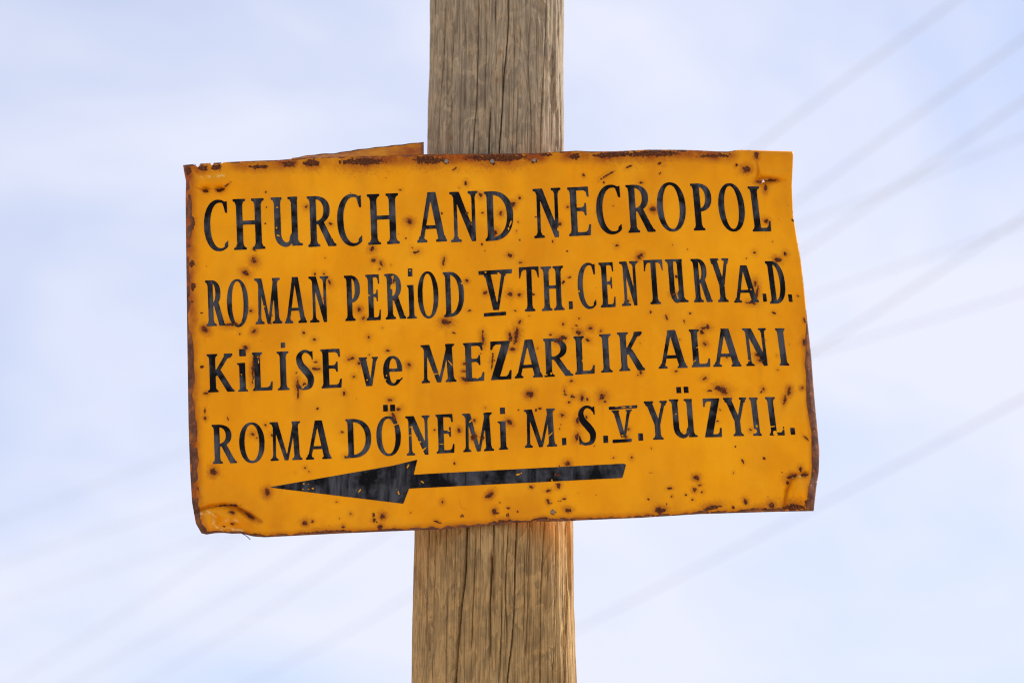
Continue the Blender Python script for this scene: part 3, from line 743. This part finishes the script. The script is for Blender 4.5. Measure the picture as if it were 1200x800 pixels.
def glyph(ch, w, h, t, n):
    s, sh = h * 0.062, h * 0.052
    if ch in 'NMA':
        t = t * min(1.0, max(0.80, w / ((0.86 if ch == 'M' else 0.62) * h)))
    P = []
    add = lambda p: P.append((1, np.array(p, float)))
    sub = lambda p: P.append((-1, np.array(p, float)))
    def stem(x0, x1, y0, y1, foot=(1, 1), head=(1, 1)):
        add(box(x0, y0, x1, y1))
        if foot: add(serif(x0, x1, y0, 1, s * foot[0], s * foot[1], sh))
        if head: add(serif(x0, x1, y1, -1, s * head[0], s * head[1], sh))
    if ch == '.':
        add(box(0, 0, w, h))
    elif ch == 'I':
        c = w / 2; ss = (w - t) / 2; s = ss
        stem(c - t / 2, c + t / 2, 0, h)
    elif ch == 'H':
        stem(s, s + t, 0, h); stem(w - s - t, w - s, 0, h)
        add(box(s + t - 1, .53 * h - n * .55, w - s - t + 1, .53 * h + n * .55))
    elif ch in 'EL':
        x0 = s * .8; x1 = x0 + t
        stem(x0, x1, 0, h, (.8, 0), (.8, 1 if ch == 'L' else 0))
        add([(x0, 0), (.97 * w, 0), (w, .23 * h), (.92 * w, .23 * h), (.86 * w, n * 1.5), (.76 * w, n), (x0, n)])
        if ch == 'E':
            add([(x0, h), (.93 * w, h), (.95 * w, .79 * h), (.87 * w, .79 * h), (.82 * w, h - n * 1.4), (.72 * w, h - n), (x0, h - n)])
            ym = .54 * h
            add([(x1 - 1, ym - n / 2), (.62 * w, ym - n / 2), (.72 * w, ym - n * .9), (.74 * w, .41 * h), (.82 * w, .41 * h), (.82 * w, .67 * h), (.74 * w, .67 * h), (.72 * w, ym + n * .9), (.62 * w, ym + n / 2), (x1 - 1, ym + n / 2)])
    elif ch == 'T':
        c = w / 2
        stem(c - t / 2, c + t / 2, 0, h, (1.0, 1.0), None)
        add([(0, h), (w, h), (w, .75 * h), (.95 * w, .75 * h), (.88 * w, h - n * 1.7), (.78 * w, h - n), (.22 * w, h - n), (.12 * w, h - n * 1.7), (.05 * w, .75 * h), (0, .75 * h)])
    elif ch == 'C':
        add(ell(.62 * w, .5 * h, .62 * w, .515 * h))
        sub(ell(.69 * w, .5 * h, .69 * w - t, .515 * h - n * .85))
        sub(box(w, -5, w + 60, h + 5))
        sub(box(.6 * w, .24 * h, w + 5, .78 * h))
        add([(.80 * w, .95 * h), (w, .985 * h), (w, .74 * h), (.915 * w, .75 * h), (.86 * w, .86 * h)])
        sub([(.93 * w, .16 * h), (w + 2, .10 * h), (w + 2, .3 * h), (.93 * w, .3 * h)])
        add([(.84 * w, .05 * h), (w, .10 * h), (w, .20 * h), (.86 * w, .13 * h)])
    elif ch == 'O':
        add(ell(.5 * w, .5 * h, .5 * w, .515 * h))
        sub(ell(.5 * w, .5 * h, .5 * w - t * .95, .515 * h - n * .75, 2.1))
    elif ch == 'D':
        a = s * .8 + t * .7
        add(ell(a, .5 * h, w - a, .5 * h, 2.3)); sub(box(-60, -5, a, h + 5))
        sub(ell(a, .5 * h, w - a - t, .5 * h - n, 2.2))
        stem(s * .8, s * .8 + t, 0, h, (.8, 0), (.8, 0))
    elif ch in 'PR':
        a = s * .8 + t * .7
        y0 = (.40 if ch == 'P' else .44) * h
        wb = w if ch == 'P' else w * .80
        cy, ry = (y0 + h) / 2, (h - y0) / 2
        add(ell(a, cy, wb - a, ry, 2.3)); sub(box(-60, -5, a, h + 5))
        sub(ell(a, cy, wb - a - t, ry - n * .85, 2.2))
        stem(s * .8, s * .8 + t, 0, h, (.8, 1), (.8, 0))
        if ch == 'R':
            add(bar(a + t * .85, y0 + n, .84 * w, 0, t * 1.05, t * 1.1))
            add([(.80 * w - t * .35, 0), (w, 0), (w, sh * .7), (.92 * w, sh * 1.4), (.86 * w, sh * 3), (.80 * w - t * .4, sh * 2)])
    elif ch == 'U':
        xr = w - s * 1.5 - t * .95
        add(box(s, .24 * h, s + t, h)); add(serif(s, s + t, h, -1, s, s * .5, sh))
        stem(xr, xr + t * .95, 0, h, (0, 1.5), (1.1, .15))
        add(stroke([(s + t / 2, .42 * h, t), (s + t / 2, .25 * h, t), (s + t * .8, .11 * h, t * .95), (.44 * w, .028 * h, t * .72), (.60 * w, .075 * h, n), (xr - .5, .20 * h, n * .8), (xr + t * .4, .30 * h, n * .6)]))
    elif ch == 'A':
        add(bar(.14 * w, 0, .47 * w, h, n * 1.15, n * 1.2)); add(bar(.84 * w, 0, .55 * w, h, t * 1.1, t * 1.1))
        add(box(.47 * w - n * .9, h - .5, .55 * w + t * .55, h))
        add(box(.24 * w, .30 * h - n * .5, .74 * w, .30 * h + n * .5))
        add(serif(.14 * w - n * .5, .14 * w + n * .7, 0, 1, .14 * w - n * .5, s * 1.1, sh)); add(serif(.84 * w - t * .5, .84 * w + t * .5, 0, 1, s, w - .84 * w - t * .5, sh))
    elif ch == 'N':
        tn = n * .95
        xl, xr = s * 1.3, w - s - tn
        stem(xl, xl + tn, 0, h, (1.1, 1.2), None)
        add(serif(xl, xl + tn, h, -1, s * 1.2, 0, sh))
        add([(xl - s * .5, h), (xl + t * 1.0, h), (xr + tn, t * .9), (xr + tn, 0), (xr - t * .12, 0), (xl, h - sh)])
        add(box(xr, 0, xr + tn, h)); add(serif(xr, xr + tn, h, -1, s * 1.1, s, sh))
    elif ch == 'M':
        tn = n
        xl, xr = s * 1.1, w - s - t * .5
        v = .50 * w
        add(bar(xl + tn / 2, 0, xl + tn / 2 + s * .35, h, tn)); add(serif(xl, xl + tn, 0, 1, s * 1.05, s * 1.1, sh))
        add([(xl - s * .7, h), (xl + t * 1.05, h), (v + t * .38, 0), (v - t * .32, 0), (xl + s * .3, h - sh)])
        add(bar(v + t * .12, 0, xr - s * .6, h, tn * .85, tn * .95))
        add(bar(xr, 0, xr - s * .55, h, t, t)); add(serif(xr - t * .5, xr + t * .5, 0, 1, s, s, sh))
        add(serif(xr - s * .55 - t * .5, xr - s * .55 + t * .5, h, -1, s * .2, s * 1.1, sh))
        add(serif(xl + s * .2, xl + t, h, -1, s * 1.2, 0, sh))
    elif ch == 'K':
        stem(s, s + t, 0, h)
        add(bar(s + t * .8, .42 * h, .80 * w, h, n * 1.35, n * 1.5)); add([(.64 * w, h), (.96 * w, h), (.96 * w, h - sh * .9), (.88 * w, h - sh * 2.2), (.72 * w, h - sh * 2.4), (.64 * w, h - sh)])
        add(bar(s + t + n * .7, .56 * h, .86 * w, 0, t * 1.05, t * 1.15)); add([(.80 * w - t * .3, 0), (w, 0), (w, sh * .8), (.93 * w, sh * 1.6), (.80 * w, sh * 3)])
    elif ch == 'S':
        add(stroke([(.92 * w, .84 * h, n * .7), (.72 * w, .95 * h, n * .9), (.42 * w, .965 * h, n * 1.0), (.19 * w, .83 * h, t * .9), (.27 * w, .64 * h, t * 1.1), (.58 * w, .46 * h, t * 1.2),
                    (.80 * w, .29 * h, t * 1.1), (.74 * w, .10 * h, t * .85), (.45 * w, .035 * h, n), (.20 * w, .06 * h, n * .9), (.05 * w, .16 * h, n * .7)]))
        add([(.84 * w, .96 * h), (.96 * w, .985 * h), (.96 * w, .76 * h), (.89 * w, .77 * h)])
        add([(.02 * w, .24 * h), (.08 * w, .24 * h), (.18 * w, .05 * h), (.03 * w, .015 * h)])
    elif ch == 'Z':
        add(bar(.20 * w, 0, .80 * w, h, t * 1.35, t * 1.35))
        add([(.04 * w, h), (.97 * w, h), (.92 * w, h - n), (.28 * w, h - n), (.16 * w, h - n * 1.7), (.12 * w, .78 * h), (.03 * w, .78 * h)])
        add([(.02 * w, 0), (.97 * w, 0), (w, .24 * h), (.91 * w, .24 * h), (.84 * w, n * 1.5), (.74 * w, n), (.06 * w, n)])
        sub(box(-20, h, w + 20, h + 30))
    elif ch == 'Y':
        c = .52 * w
        stem(c - t / 2, c + t / 2, 0, .46 * h, (1.0, 1.0), None)
        add(bar(c, .40 * h, .19 * w, h, t * 1.05, t * 1.1)); add(bar(c + t * .25, .40 * h, .86 * w, h, n * 1.05, n * 1.1))
        add(serif(.19 * w - t * .5, .19 * w + t * .5, h, -1, max(.5, .19 * w - t * .5), s * .9, sh)); add(serif(.86 * w - n * .5, .86 * w + n * .5, h, -1, s * 1.1, w - .86 * w - n * .5, sh))
    elif ch in 'Vv':
        c = .52 * w
        add(bar(c - t * .1, 0, .20 * w, h, t * .95, t * 1.05)); add(bar(c + t * .2, 0, .84 * w, h, n * .8, n * 1.1))
        add(serif(.20 * w - t * .5, .20 * w + t * .5, h, -1, max(.5, .20 * w - t * .5), s * .8, sh))
        add(serif(.84 * w - n * .5, .84 * w + n * .5, h, -1, s * (1.1 if ch == 'V' else .9), w - .84 * w - n * .5, sh))
    elif ch == 'e':
        add(ell(.5 * w, .5 * h, .5 * w, .51 * h)); sub(ell(.53 * w, .5 * h, .53 * w - t, .51 * h - n * .8))
        sub(box(.62 * w, .20 * h, w + 5, .47 * h))
        add(box(t * .6, .47 * h, w * .985, .47 * h + n * .95))
        add([(.80 * w, .10 * h), (w, .22 * h), (w, .28 * h), (.84 * w, .20 * h)])
    elif ch == 'i':
        c = w * .54
        stem(c - t / 2, c + t / 2, 0, h, (1.1, 1.1), None)
        add(serif(c - t / 2, c + t / 2, h, -1, c - t / 2, 0, sh))
    return P

def sd_poly(X, Y, p):
    d = np.full(X.shape, 1e18)
    inside = np.zeros(X.shape, bool)
    q = np.roll(p, -1, 0)
    for (x0, y0), (x1, y1) in zip(p, q):
        dx, dy = x1 - x0, y1 - y0
        L = dx * dx + dy * dy
        if L < 1e-12:
            continue
        t = np.clip(((X - x0) * dx + (Y - y0) * dy) / L, 0, 1)
        d = np.minimum(d, (X - x0 - t * dx) ** 2 + (Y - y0 - t * dy) ** 2)
        if dy != 0:
            inside ^= ((y0 > Y) != (y1 > Y)) & (X < dx * (Y - y0) / dy + x0)
    d = np.sqrt(d)
    return np.where(inside, -d, d)

CHIPS = """325 243 1.6 .7 0;324 267 1 1.2 0;326 276 2 .8 20;598 262 .9 4 20;601 239 3 2 -30;596 268 1 2 0;655.5 268 3 2.4 -35;759 211 1.4 1 0;431.5 346 2.4 .8 0;460 324 2.2 1 -25;458.5 336 .9 3 0
430 445 1.2 .9 0;453 440 1 1 0;452 444.5 .9 .9 0;527.5 425 5 .7 50;510.5 438 3 .8 -10;482 500 2 .7 -20;480.5 510 1.6 .6 0;492.5 517.5 1.2 .9 30;497 526 4 .8 -42;552.5 492.5 4.5 1.1 -40;557 503 1.2 3 0;645.5 508.5 3.4 .7 -45
905 499.5 3.6 .8 -5;908 506.5 2.2 2.4 0;914.5 502.5 4.5 1.0 0;909 508.5 3 1.3 0;884.5 505 2.6 2.6 0;887 499 1.4 1.4 0;356 566.5 1.4 1 0;361 567 .8 .7 0;355 572.8 1 .8 0;361.5 573 1.2 .6 0;366.5 572 1.4 1 0;421.5 574.5 3.2 .9 -55
478 546 3.6 .9 -60;466.5 576 .8 1.6 0;465 573.5 1.2 .6 0;467.5 578.5 .9 1 0;495 564.5 2.6 .8 35;607 555.6 2.8 1.0 -12;611 554 .9 .8 0;646.7 562.3 .9 1 0;283 438.5 1 .8 0;303 424 .8 2.5 0;302.5 418 1.6 1 0;355 454 2 1 -20;349 450 1 5 0
462 497.5 4.5 .8 -10;467 495 2 .8 -40;517 520 3.5 .7 0;526 504.5 1.6 1 0;581 345 1.2 1.4 0;569 319 1.2 1.2 0;584 320 1.4 1 0;559.5 443 1 1 0;646 437.5 1.2 1.6 0;640.5 439 1.5 .9 -20;817 407 1.6 .7 -20;814 423 3.2 .6 -35;877 422.5 2.4 .7 -10
880 339 1.2 .9 0;922 333.5 2 .8 -15;541 332 .9 1.2 0;480.5 317 1.2 .8 0;678.7 341 .9 1.5 0;682.5 422.5 .9 1.2 0;731 477 3 .6 -4;723 476 3 .6 -6;739 476.4 1.6 .7 0;787 361 .8 .8 0;792 485 1 1 0;294 498 1 .7 0;729.5 510 1.3 1 0;310 359 1 .7 0;271 381.5 5 1 5;278 379 3 .9 10"""
CH = np.array([[float(v) for v in s.split()] for ln in CHIPS.splitlines() for s in ln.split(';')])

def chip_field(x, y):
    """negative inside a chip"""
    d = np.full(x.shape, 1e3)
    wob = (fbm(x / 1.6, y / 1.6, 101, 2) - 0.5) * 1.1
    for cx, cy, rx, ry, ang in CH:
        if cx < x.min() - 8 or cx > x.max() + 8 or cy < y.min() - 8 or cy > y.max() + 8:
            continue
        ca, sa = math.cos(R(ang)), math.sin(R(ang))
        u, v = (x - cx), (y - cy)
        uu, vv = (u * ca + v * sa) / rx, (-u * sa + v * ca) / ry
        d = np.minimum(d, (np.sqrt(uu * uu + vv * vv) - 1) * min(rx, ry) + wob * 0.5)
    return d

PROUD = 0.0004
def to_world(x, y, lift=PROUD):
    w = on_plane(x, y, 0.0)
    dv = w - CAM
    return w + dv * ((depth(x, y) - lift) / dv[..., 1])[..., None]

def paint_mesh(name, comps, step=0.72):
    """comps: list of (ops, x_base_left, y_base, lean, slope, w, h); marching squares over the painted shape in photo px"""
    verts, faces = [], []
    for ops, xb, yb, lean, slope, w, h in comps:
        xs = np.arange(-4, w + 4, step)
        ys = np.arange(-4, h + 4, step)
        A, B = np.meshgrid(xs, ys)
        d = np.full(A.shape, 1e3)
        for sg, p in ops:
            sd = sd_poly(A, B, p)
            d = np.minimum(d, sd) if sg > 0 else np.maximum(d, -sd)
        X = xb + A - lean * B
        Y = yb + slope * A - B
        d = d + (fbm(X / 2.2, Y / 2.2, 111, 2) - 0.5) * 0.28        # brushy, weathered edge
        d = np.maximum(d, -chip_field(X, Y))
        rf, _ = rust_field(X, Y)
        d = np.maximum(d, (rf - 0.58) * 2.0)
        ny, nx = d.shape
        cache = {}
        def vid(key, x, y):
            if key not in cache:
                cache[key] = len(verts)
                verts.append((x, y))
            return cache[key]
        ins = d < 0
        cells = ins[:-1, :-1].astype(int) + ins[1:, :-1] + ins[:-1, 1:] + ins[1:, 1:]
        for j, i in zip(*np.nonzero(cells)):
            cs = [(j, i), (j, i + 1), (j + 1, i + 1), (j + 1, i)]
            poly = []
            for k in range(4):
                p, q = cs[k], cs[(k + 1) % 4]
                if ins[p]:
                    poly.append(vid((p,), X[p], Y[p]))
                if ins[p] != ins[q]:
                    lo, hi = (p, q) if p < q else (q, p)
                    t = d[lo] / (d[lo] - d[hi])
                    poly.append(vid((lo, hi), X[lo] + (X[hi] - X[lo]) * t, Y[lo] + (Y[hi] - Y[lo]) * t))
            if len(poly) >= 3:
                faces.append(poly)
    v = np.array(verts)
    return link_mesh(name, to_world(v[:, 0], v[:, 1]), faces, M_LETTER, sign)

def lean_at(x): return float(np.interp(x, [240, 640, 720, 820, 900, 930], [.035, .035, .06, .085, .125, .14]))
def slope_at(x): return float(np.interp(x, [240, 450, 520, 720, 790, 860, 920], [-.038, -.042, -.050, -.052, -.032, -.015, -.004]))

def place(ch, xl, xr, yt, yb, t, n):
    lean, slope = lean_at((xl + xr) / 2), slope_at((xl + xr) / 2)
    h = yb - yt
    mode = 'base' if ch == 'A' else 'top' if ch in 'YVvT' else 'round' if ch in 'COSe' else 'square' if ch == '.' else 'stem'
    sft = lean * h
    if mode == 'base':   x0, w = xl, xr - xl
    elif mode == 'top':  x0, w = xl + sft, xr - xl
    elif mode == 'round':
        x0, w = xl + sft * .5, xr - xl - sft * .15
        yb = yb - slope * w * .5 - h * .012
        h = h * .975
    elif mode == 'square': x0, w = xl + sft * .5, xr - xl - sft * .3
    else:                x0, w = xl + sft, xr - xl - sft
    return (glyph(ch, w, h, t, n), x0, yb, lean, slope, w, h)

def dots(rects):
    return [('.', a, c, b, d) for a, b, c, d in rects]

L1 = [('C', 239, 267, 234.2, 294.4), ('H', 272.4, 311, 233.5, 293), ('U', 317, 355, 231.5, 289), ('R', 359.4, 394.4, 230.2, 289.5), ('C', 395, 424, 227.5, 288.5),
      ('H', 429.6, 468.4, 227.8, 287), ('A', 489, 524, 226, 284.5), ('N', 526, 561.6, 225.2, 284), ('D', 567, 602.4, 224.6, 282.6), ('N', 623.6, 658.7, 221.5, 279.3),
      ('E', 664.5, 693.3, 219.8, 276.9), ('C', 698.7, 728, 216.7, 274.7), ('R', 732.8, 768.5, 216.9, 272.9), ('O', 769.9, 804, 213.7, 271.3), ('P', 808.5, 836.8, 215.3, 270.2),
      ('O', 841.9, 873.3, 214.8, 271.3), ('L', 876, 904.5, 218.5, 271.3)]
L2 = [('R', 240.3, 264, 328.7, 382.2), ('O', 266, 291.3, 327, 383), ('M', 297.5, 331, 326.5, 380), ('A', 334, 359.7, 325, 379), ('N', 361, 386.7, 324.2, 378), ('P', 403, 423, 323, 376.2),
      ('E', 428, 446.7, 321.9, 375.5), ('R', 450.3, 476, 321, 374.3), ('i', 476.7, 487, 334, 373.4, [(478, 483.4, 314.6, 324)]), ('O', 489.5, 514, 318, 373), ('D', 518.7, 544.7, 318.9, 371.6),
      ('T', 608, 631, 313.2, 365.3), ('H', 633.3, 661.7, 312.6, 364.4), ('.', 666.7, 671.3, 353, 362.2), ('C', 677, 698.3, 308, 362), ('E', 701.3, 722, 307.9, 360.4), ('N', 725, 750.4, 306.7, 358.6),
      ('T', 753.8, 775.8, 304.8, 356.7), ('U', 779, 807, 304, 354.6), ('R', 809, 835.3, 303.4, 354.2), ('Y', 831.7, 853.3, 302.9, 354), ('A', 860.5, 889.5, 311, 354.5), ('.', 894, 898.7, 344, 353.4),
      ('D', 896, 923, 306, 355.8), ('.', 924, 928.8, 345, 353.6)]
L3 = [('K', 242, 275, 415, 459.7), ('i', 277.5, 290, 425.3, 458.8, [(280.3, 288, 409, 417.4)]), ('L', 295, 320, 413, 457.9), ('I', 324, 339.5, 412, 457.2, [(329, 334.2, 401.3, 407.6)]),
      ('S', 347, 368, 409.7, 457), ('E', 375.3, 401, 409.3, 454.9), ('v', 420.3, 443, 418.8, 452.7), ('e', 449, 471.7, 416.7, 452), ('M', 492.5, 535, 404.4, 448.9), ('E', 542.5, 568, 402, 447.1),
      ('Z', 573.5, 600, 400.2, 445.3), ('A', 603.3, 636.3, 398.6, 443.3), ('R', 636.3, 672, 396.9, 441.7), ('L', 672, 697.5, 394.2, 438.7), ('I', 702, 718, 391.8, 436.5), ('K', 723, 756, 389.6, 434.8),
      ('A', 772, 806, 387.2, 431.9), ('L', 807, 833, 386, 430.2), ('A', 836, 869, 385.2, 429.7), ('N', 869, 902.5, 384.6, 428.7), ('I', 908, 925, 384.6, 428.2)]
L4 = [('R', 248, 278, 497.6, 543.3), ('O', 280.3, 310.3, 494.7, 542.2), ('M', 315.5, 354.5, 494.6, 539.8), ('A', 358.3, 388.7, 493, 538.4), ('D', 404.7, 435.8, 491, 536.6),
      ('O', 441, 470, 487.5, 534, [(449, 454.6, 474.2, 482), (457.2, 463, 474, 481.6)]), ('N', 474.5, 505, 487.6, 533.6), ('E', 510.3, 533, 485.6, 531.2), ('M', 541.3, 579, 484.6, 529.6),
      ('i', 583, 595.3, 493.6, 526.8, [(586, 591.8, 477.4, 485)]), ('M', 613.3, 653, 480, 524.6), ('.', 658.7, 663.7, 513, 521.4), ('S', 677.5, 698.7, 474.7, 522), ('.', 707, 712.8, 510.3, 518.8),
      ('.', 748, 753.7, 507.5, 516.2), ('Y', 754.5, 781.3, 470.2, 515.4), ('U', 784, 818, 467.8, 512.6, [(792.6, 798.4, 453.3, 460.6), (801.2, 807, 453, 460.3)]), ('Z', 822.5, 846.7, 466.8, 512.2),
      ('Y', 847, 874.2, 465.9, 510.9), ('I', 877.5, 893, 465.6, 510.4), ('L', 896.3, 920.3, 465.1, 510), ('.', 926.3, 932, 501, 509)]
for line, t, n in ((L1, 7.4, 4.2), (L2, 6.0, 3.4), (L3, 7.1, 3.8), (L4, 6.6, 3.5)):
    for e in line:
        comps = [place(e[0], *e[1:5], t, n)]
        if len(e) > 5:
            comps += [place('.', a, b, c, d, t, n) for a, b, c, d in e[5]]
        paint_mesh('full_stop' if e[0] == '.' else 'letter', comps)

def quad_comp(pts):
    """an absolute photo-px polygon as a component"""
    p = np.array(pts, float)
    x0, y1 = p[:, 0].min(), p[:, 1].max()
    q = np.stack([p[:, 0] - x0, y1 - p[:, 1]], -1)
    return ([(1, q)], x0, y1, 0.0, 0.0, np.ptp(p[:, 0]), np.ptp(p[:, 1]))
# the two barred Roman numerals
paint_mesh('numeral', [quad_comp([(560.6, 317.6), (600, 315.2), (599.6, 320.2), (561, 322.2)]), place('V', 565, 594.5, 319.5, 364, 6.6, 3.8), quad_comp([(567, 366.8), (593.2, 365), (593, 369.2), (567, 371)])])
paint_mesh('numeral', [quad_comp([(713.3, 476.4), (746.8, 474.4), (746.6, 478), (713.5, 480.1)]), place('V', 716.5, 740.5, 480.8, 512.6, 5.6, 3.4), quad_comp([(717.8, 515), (740.4, 513.7), (740.2, 517.4), (718, 518.9)])])
paint_mesh('arrow', [quad_comp([(314.7, 570.7), (460, 545.4), (489.2, 538.2), (484.6, 556), (510, 554.4), (640, 547.6), (731, 542.9), (733.6, 544.2), (729.4, 559.6), (640, 564.2), (510, 570.6), (479.3, 572.1), (472.6, 589.8)])], 0.9)

# ------------------------------------------------------------------ peeled-up top hem, nails, loose wire
hem_lo = np.array([(340, 186.5), (356, 185), (396, 184.2), (440, 183.2), (497, 181.4)])
hem_hi = np.array([(340, 186.2), (356, 183.2), (374, 180.8), (392, 180), (416, 176), (440, 173), (497, 166.6)])
hx = np.linspace(342, 496.6, 110)
rows = 14
hv, hr_, hs_ = [], [], []
for k in range(rows):
    f = k / (rows - 1)
    lo = np.interp(hx, hem_lo[:, 0], hem_lo[:, 1]) + 0.6
    hi = np.interp(hx, hem_hi[:, 0], hem_hi[:, 1]) + 0.25 * np.sin(hx * 0.31)
    yy = lo + (hi - lo) * f
    dd = 0.0035 + 0.016 * f + 0.0007 * np.sin(hx * 0.12)
    hv.append(on_plane(hx, yy, dd))
    hr_.append(np.maximum(np.clip(1.05 - (1 - f) * (lo - hi) / 1.8, 0, 1), np.where(hx > 493, 0.95, 0)) * 0.95 + 0.25 * (fbm(hx / 9, yy / 2, 131, 2) > 0.66))
    hs_.append(np.clip(0.42 + 0.6 * fbm(hx / 20, yy / 5, 133, 2), 0, 1))  # darkens the whole strip, mottled by noise
hv = np.array(hv)
ih = np.arange(rows * len(hx)).reshape(rows, len(hx))
hq = np.stack([ih[:-1, :-1], ih[:-1, 1:], ih[1:, 1:], ih[1:, :-1]], -1).reshape(-1, 4).tolist()
hem = link_mesh('bent_hem', hv.reshape(-1, 3), hq, M_PANEL, sign)
add_attr(hem, 'rust', np.array(hr_)); add_attr(hem, 'stain', np.array(hs_)); add_attr(hem, 'edge', np.array(hr_) > 0.8)
hm = hem.modifiers.new('sheet_thickness', 'SOLIDIFY'); hm.thickness = 0.001; hm.offset = 0
hem['label'] = 'darker rusty strip of top hem peeled up beside the pole'

def nail(px, py, r, mat):
    c = to_world(np.array(px, float), np.array(py, float), 0.0)
    bm = bmesh.new()
    prof = [(0.0, -0.0022), (0.5, -0.0021), (0.85, -0.0016), (1.0, -0.0007), (0.95, 0.0006), (0.35, 0.0012), (0.33, 0.020)]
    ring = []
    for rr, yy in prof[1:]:
        ring.append([bm.verts.new((c[0] + r * rr * math.cos(a), c[1] + yy, c[2] + r * rr * math.sin(a))) for a in np.linspace(0, 2 * math.pi, 14, endpoint=False)])
    tipv = bm.verts.new((c[0], c[1] + prof[0][1], c[2]))
    for k in range(14):
        bm.faces.new((tipv, ring[0][k], ring[0][(k + 1) % 14]))
        for a, b in zip(ring[:-1], ring[1:]):
            bm.faces.new((a[k], b[k], b[(k + 1) % 14], a[(k + 1) % 14]))
    bmesh.ops.recalc_face_normals(bm, faces=bm.faces)
    me = bpy.data.meshes.new('nail')
    bm.to_mesh(me); bm.free()
    me.polygons.foreach_set('use_smooth', [True] * len(me.polygons))
    me.materials.append(mat)
    o = bpy.data.objects.new('nail', me)
    COL.objects.link(o); o.parent = sign
for px, py, r in [(523.2, 189.3, .0035), (576.8, 189.3, .0035), (626, 188, .0032), (648, 599.8, .0031)]:
    nail(px, py, r, M_NAIL)
lw = [(281, 622.5, .004), (284, 625, .003), (287, 626.5, .002), (290.5, 629, .004), (293.4, 632, .006)]
tube('loose_wire', np.array([on_plane(a, b, c) for a, b, c in lw]), 0.0006, M_RUSTWIRE, sign, 6)

# ------------------------------------------------------------------ overhead cables behind the pole
def cable(pts, rad, label, group):
    p = np.array([along(x, y, d) for x, y, d in pts])
    c = catmull(p, 14)
    o = tube('overhead_cable', c, rad, M_WIRE, None, 8)
    tag(o, label, 'cable', group)
ORD = ['highest', 'second highest', 'third highest', 'fourth highest', 'lowest']
steep = [[(-420, 1052), (25, 792), (267, 637), (580, 418), (890, 170), (1120, 0), (1420, -232)],
         [(-420, 1075), (96, 792), (371, 637), (640, 455), (935, 235), (1200, 45), (1500, -178)],
         [(-420, 1140), (183, 792), (400, 658), (660, 484), (940, 294), (1200, 118), (1500, -92)],
         [(-420, 1170), (308, 792), (475, 700), (700, 565), (955, 410), (1200, 254), (1500, 56)],
         [(-420, 1240), (300, 920), (555, 800), (670, 740), (940, 602), (1200, 466), (1500, 302)]]
shallow = [[(-420, 760), (0, 610), (215, 530), (600, 390), (940, 262), (1200, 160), (1500, 36)],
           [(-420, 790), (0, 660), (220, 590), (600, 464), (1000, 330), (1200, 262), (1500, 155)],
           [(-420, 830), (0, 706), (180, 650), (600, 520), (955, 414), (1200, 342), (1500, 252)]]
for k, pl_ in enumerate(steep):
    cable([(x, y, np.interp(x, [-420, 1500], [52, 13]) + k * 0.5) for x, y in pl_], 0.0066, ORD[k] + ' of the five steeply climbing grey overhead cables behind the sign', 'steep overhead cables')
for k, pl_ in enumerate(shallow):
    cable([(x, y, np.interp(x, [-420, 1500], [46, 19]) + k * 0.7) for x, y in pl_], 0.0054, ['highest', 'middle', 'lowest'][k] + ' of the three gently sloping grey overhead cables behind the sign', 'shallow overhead cables')
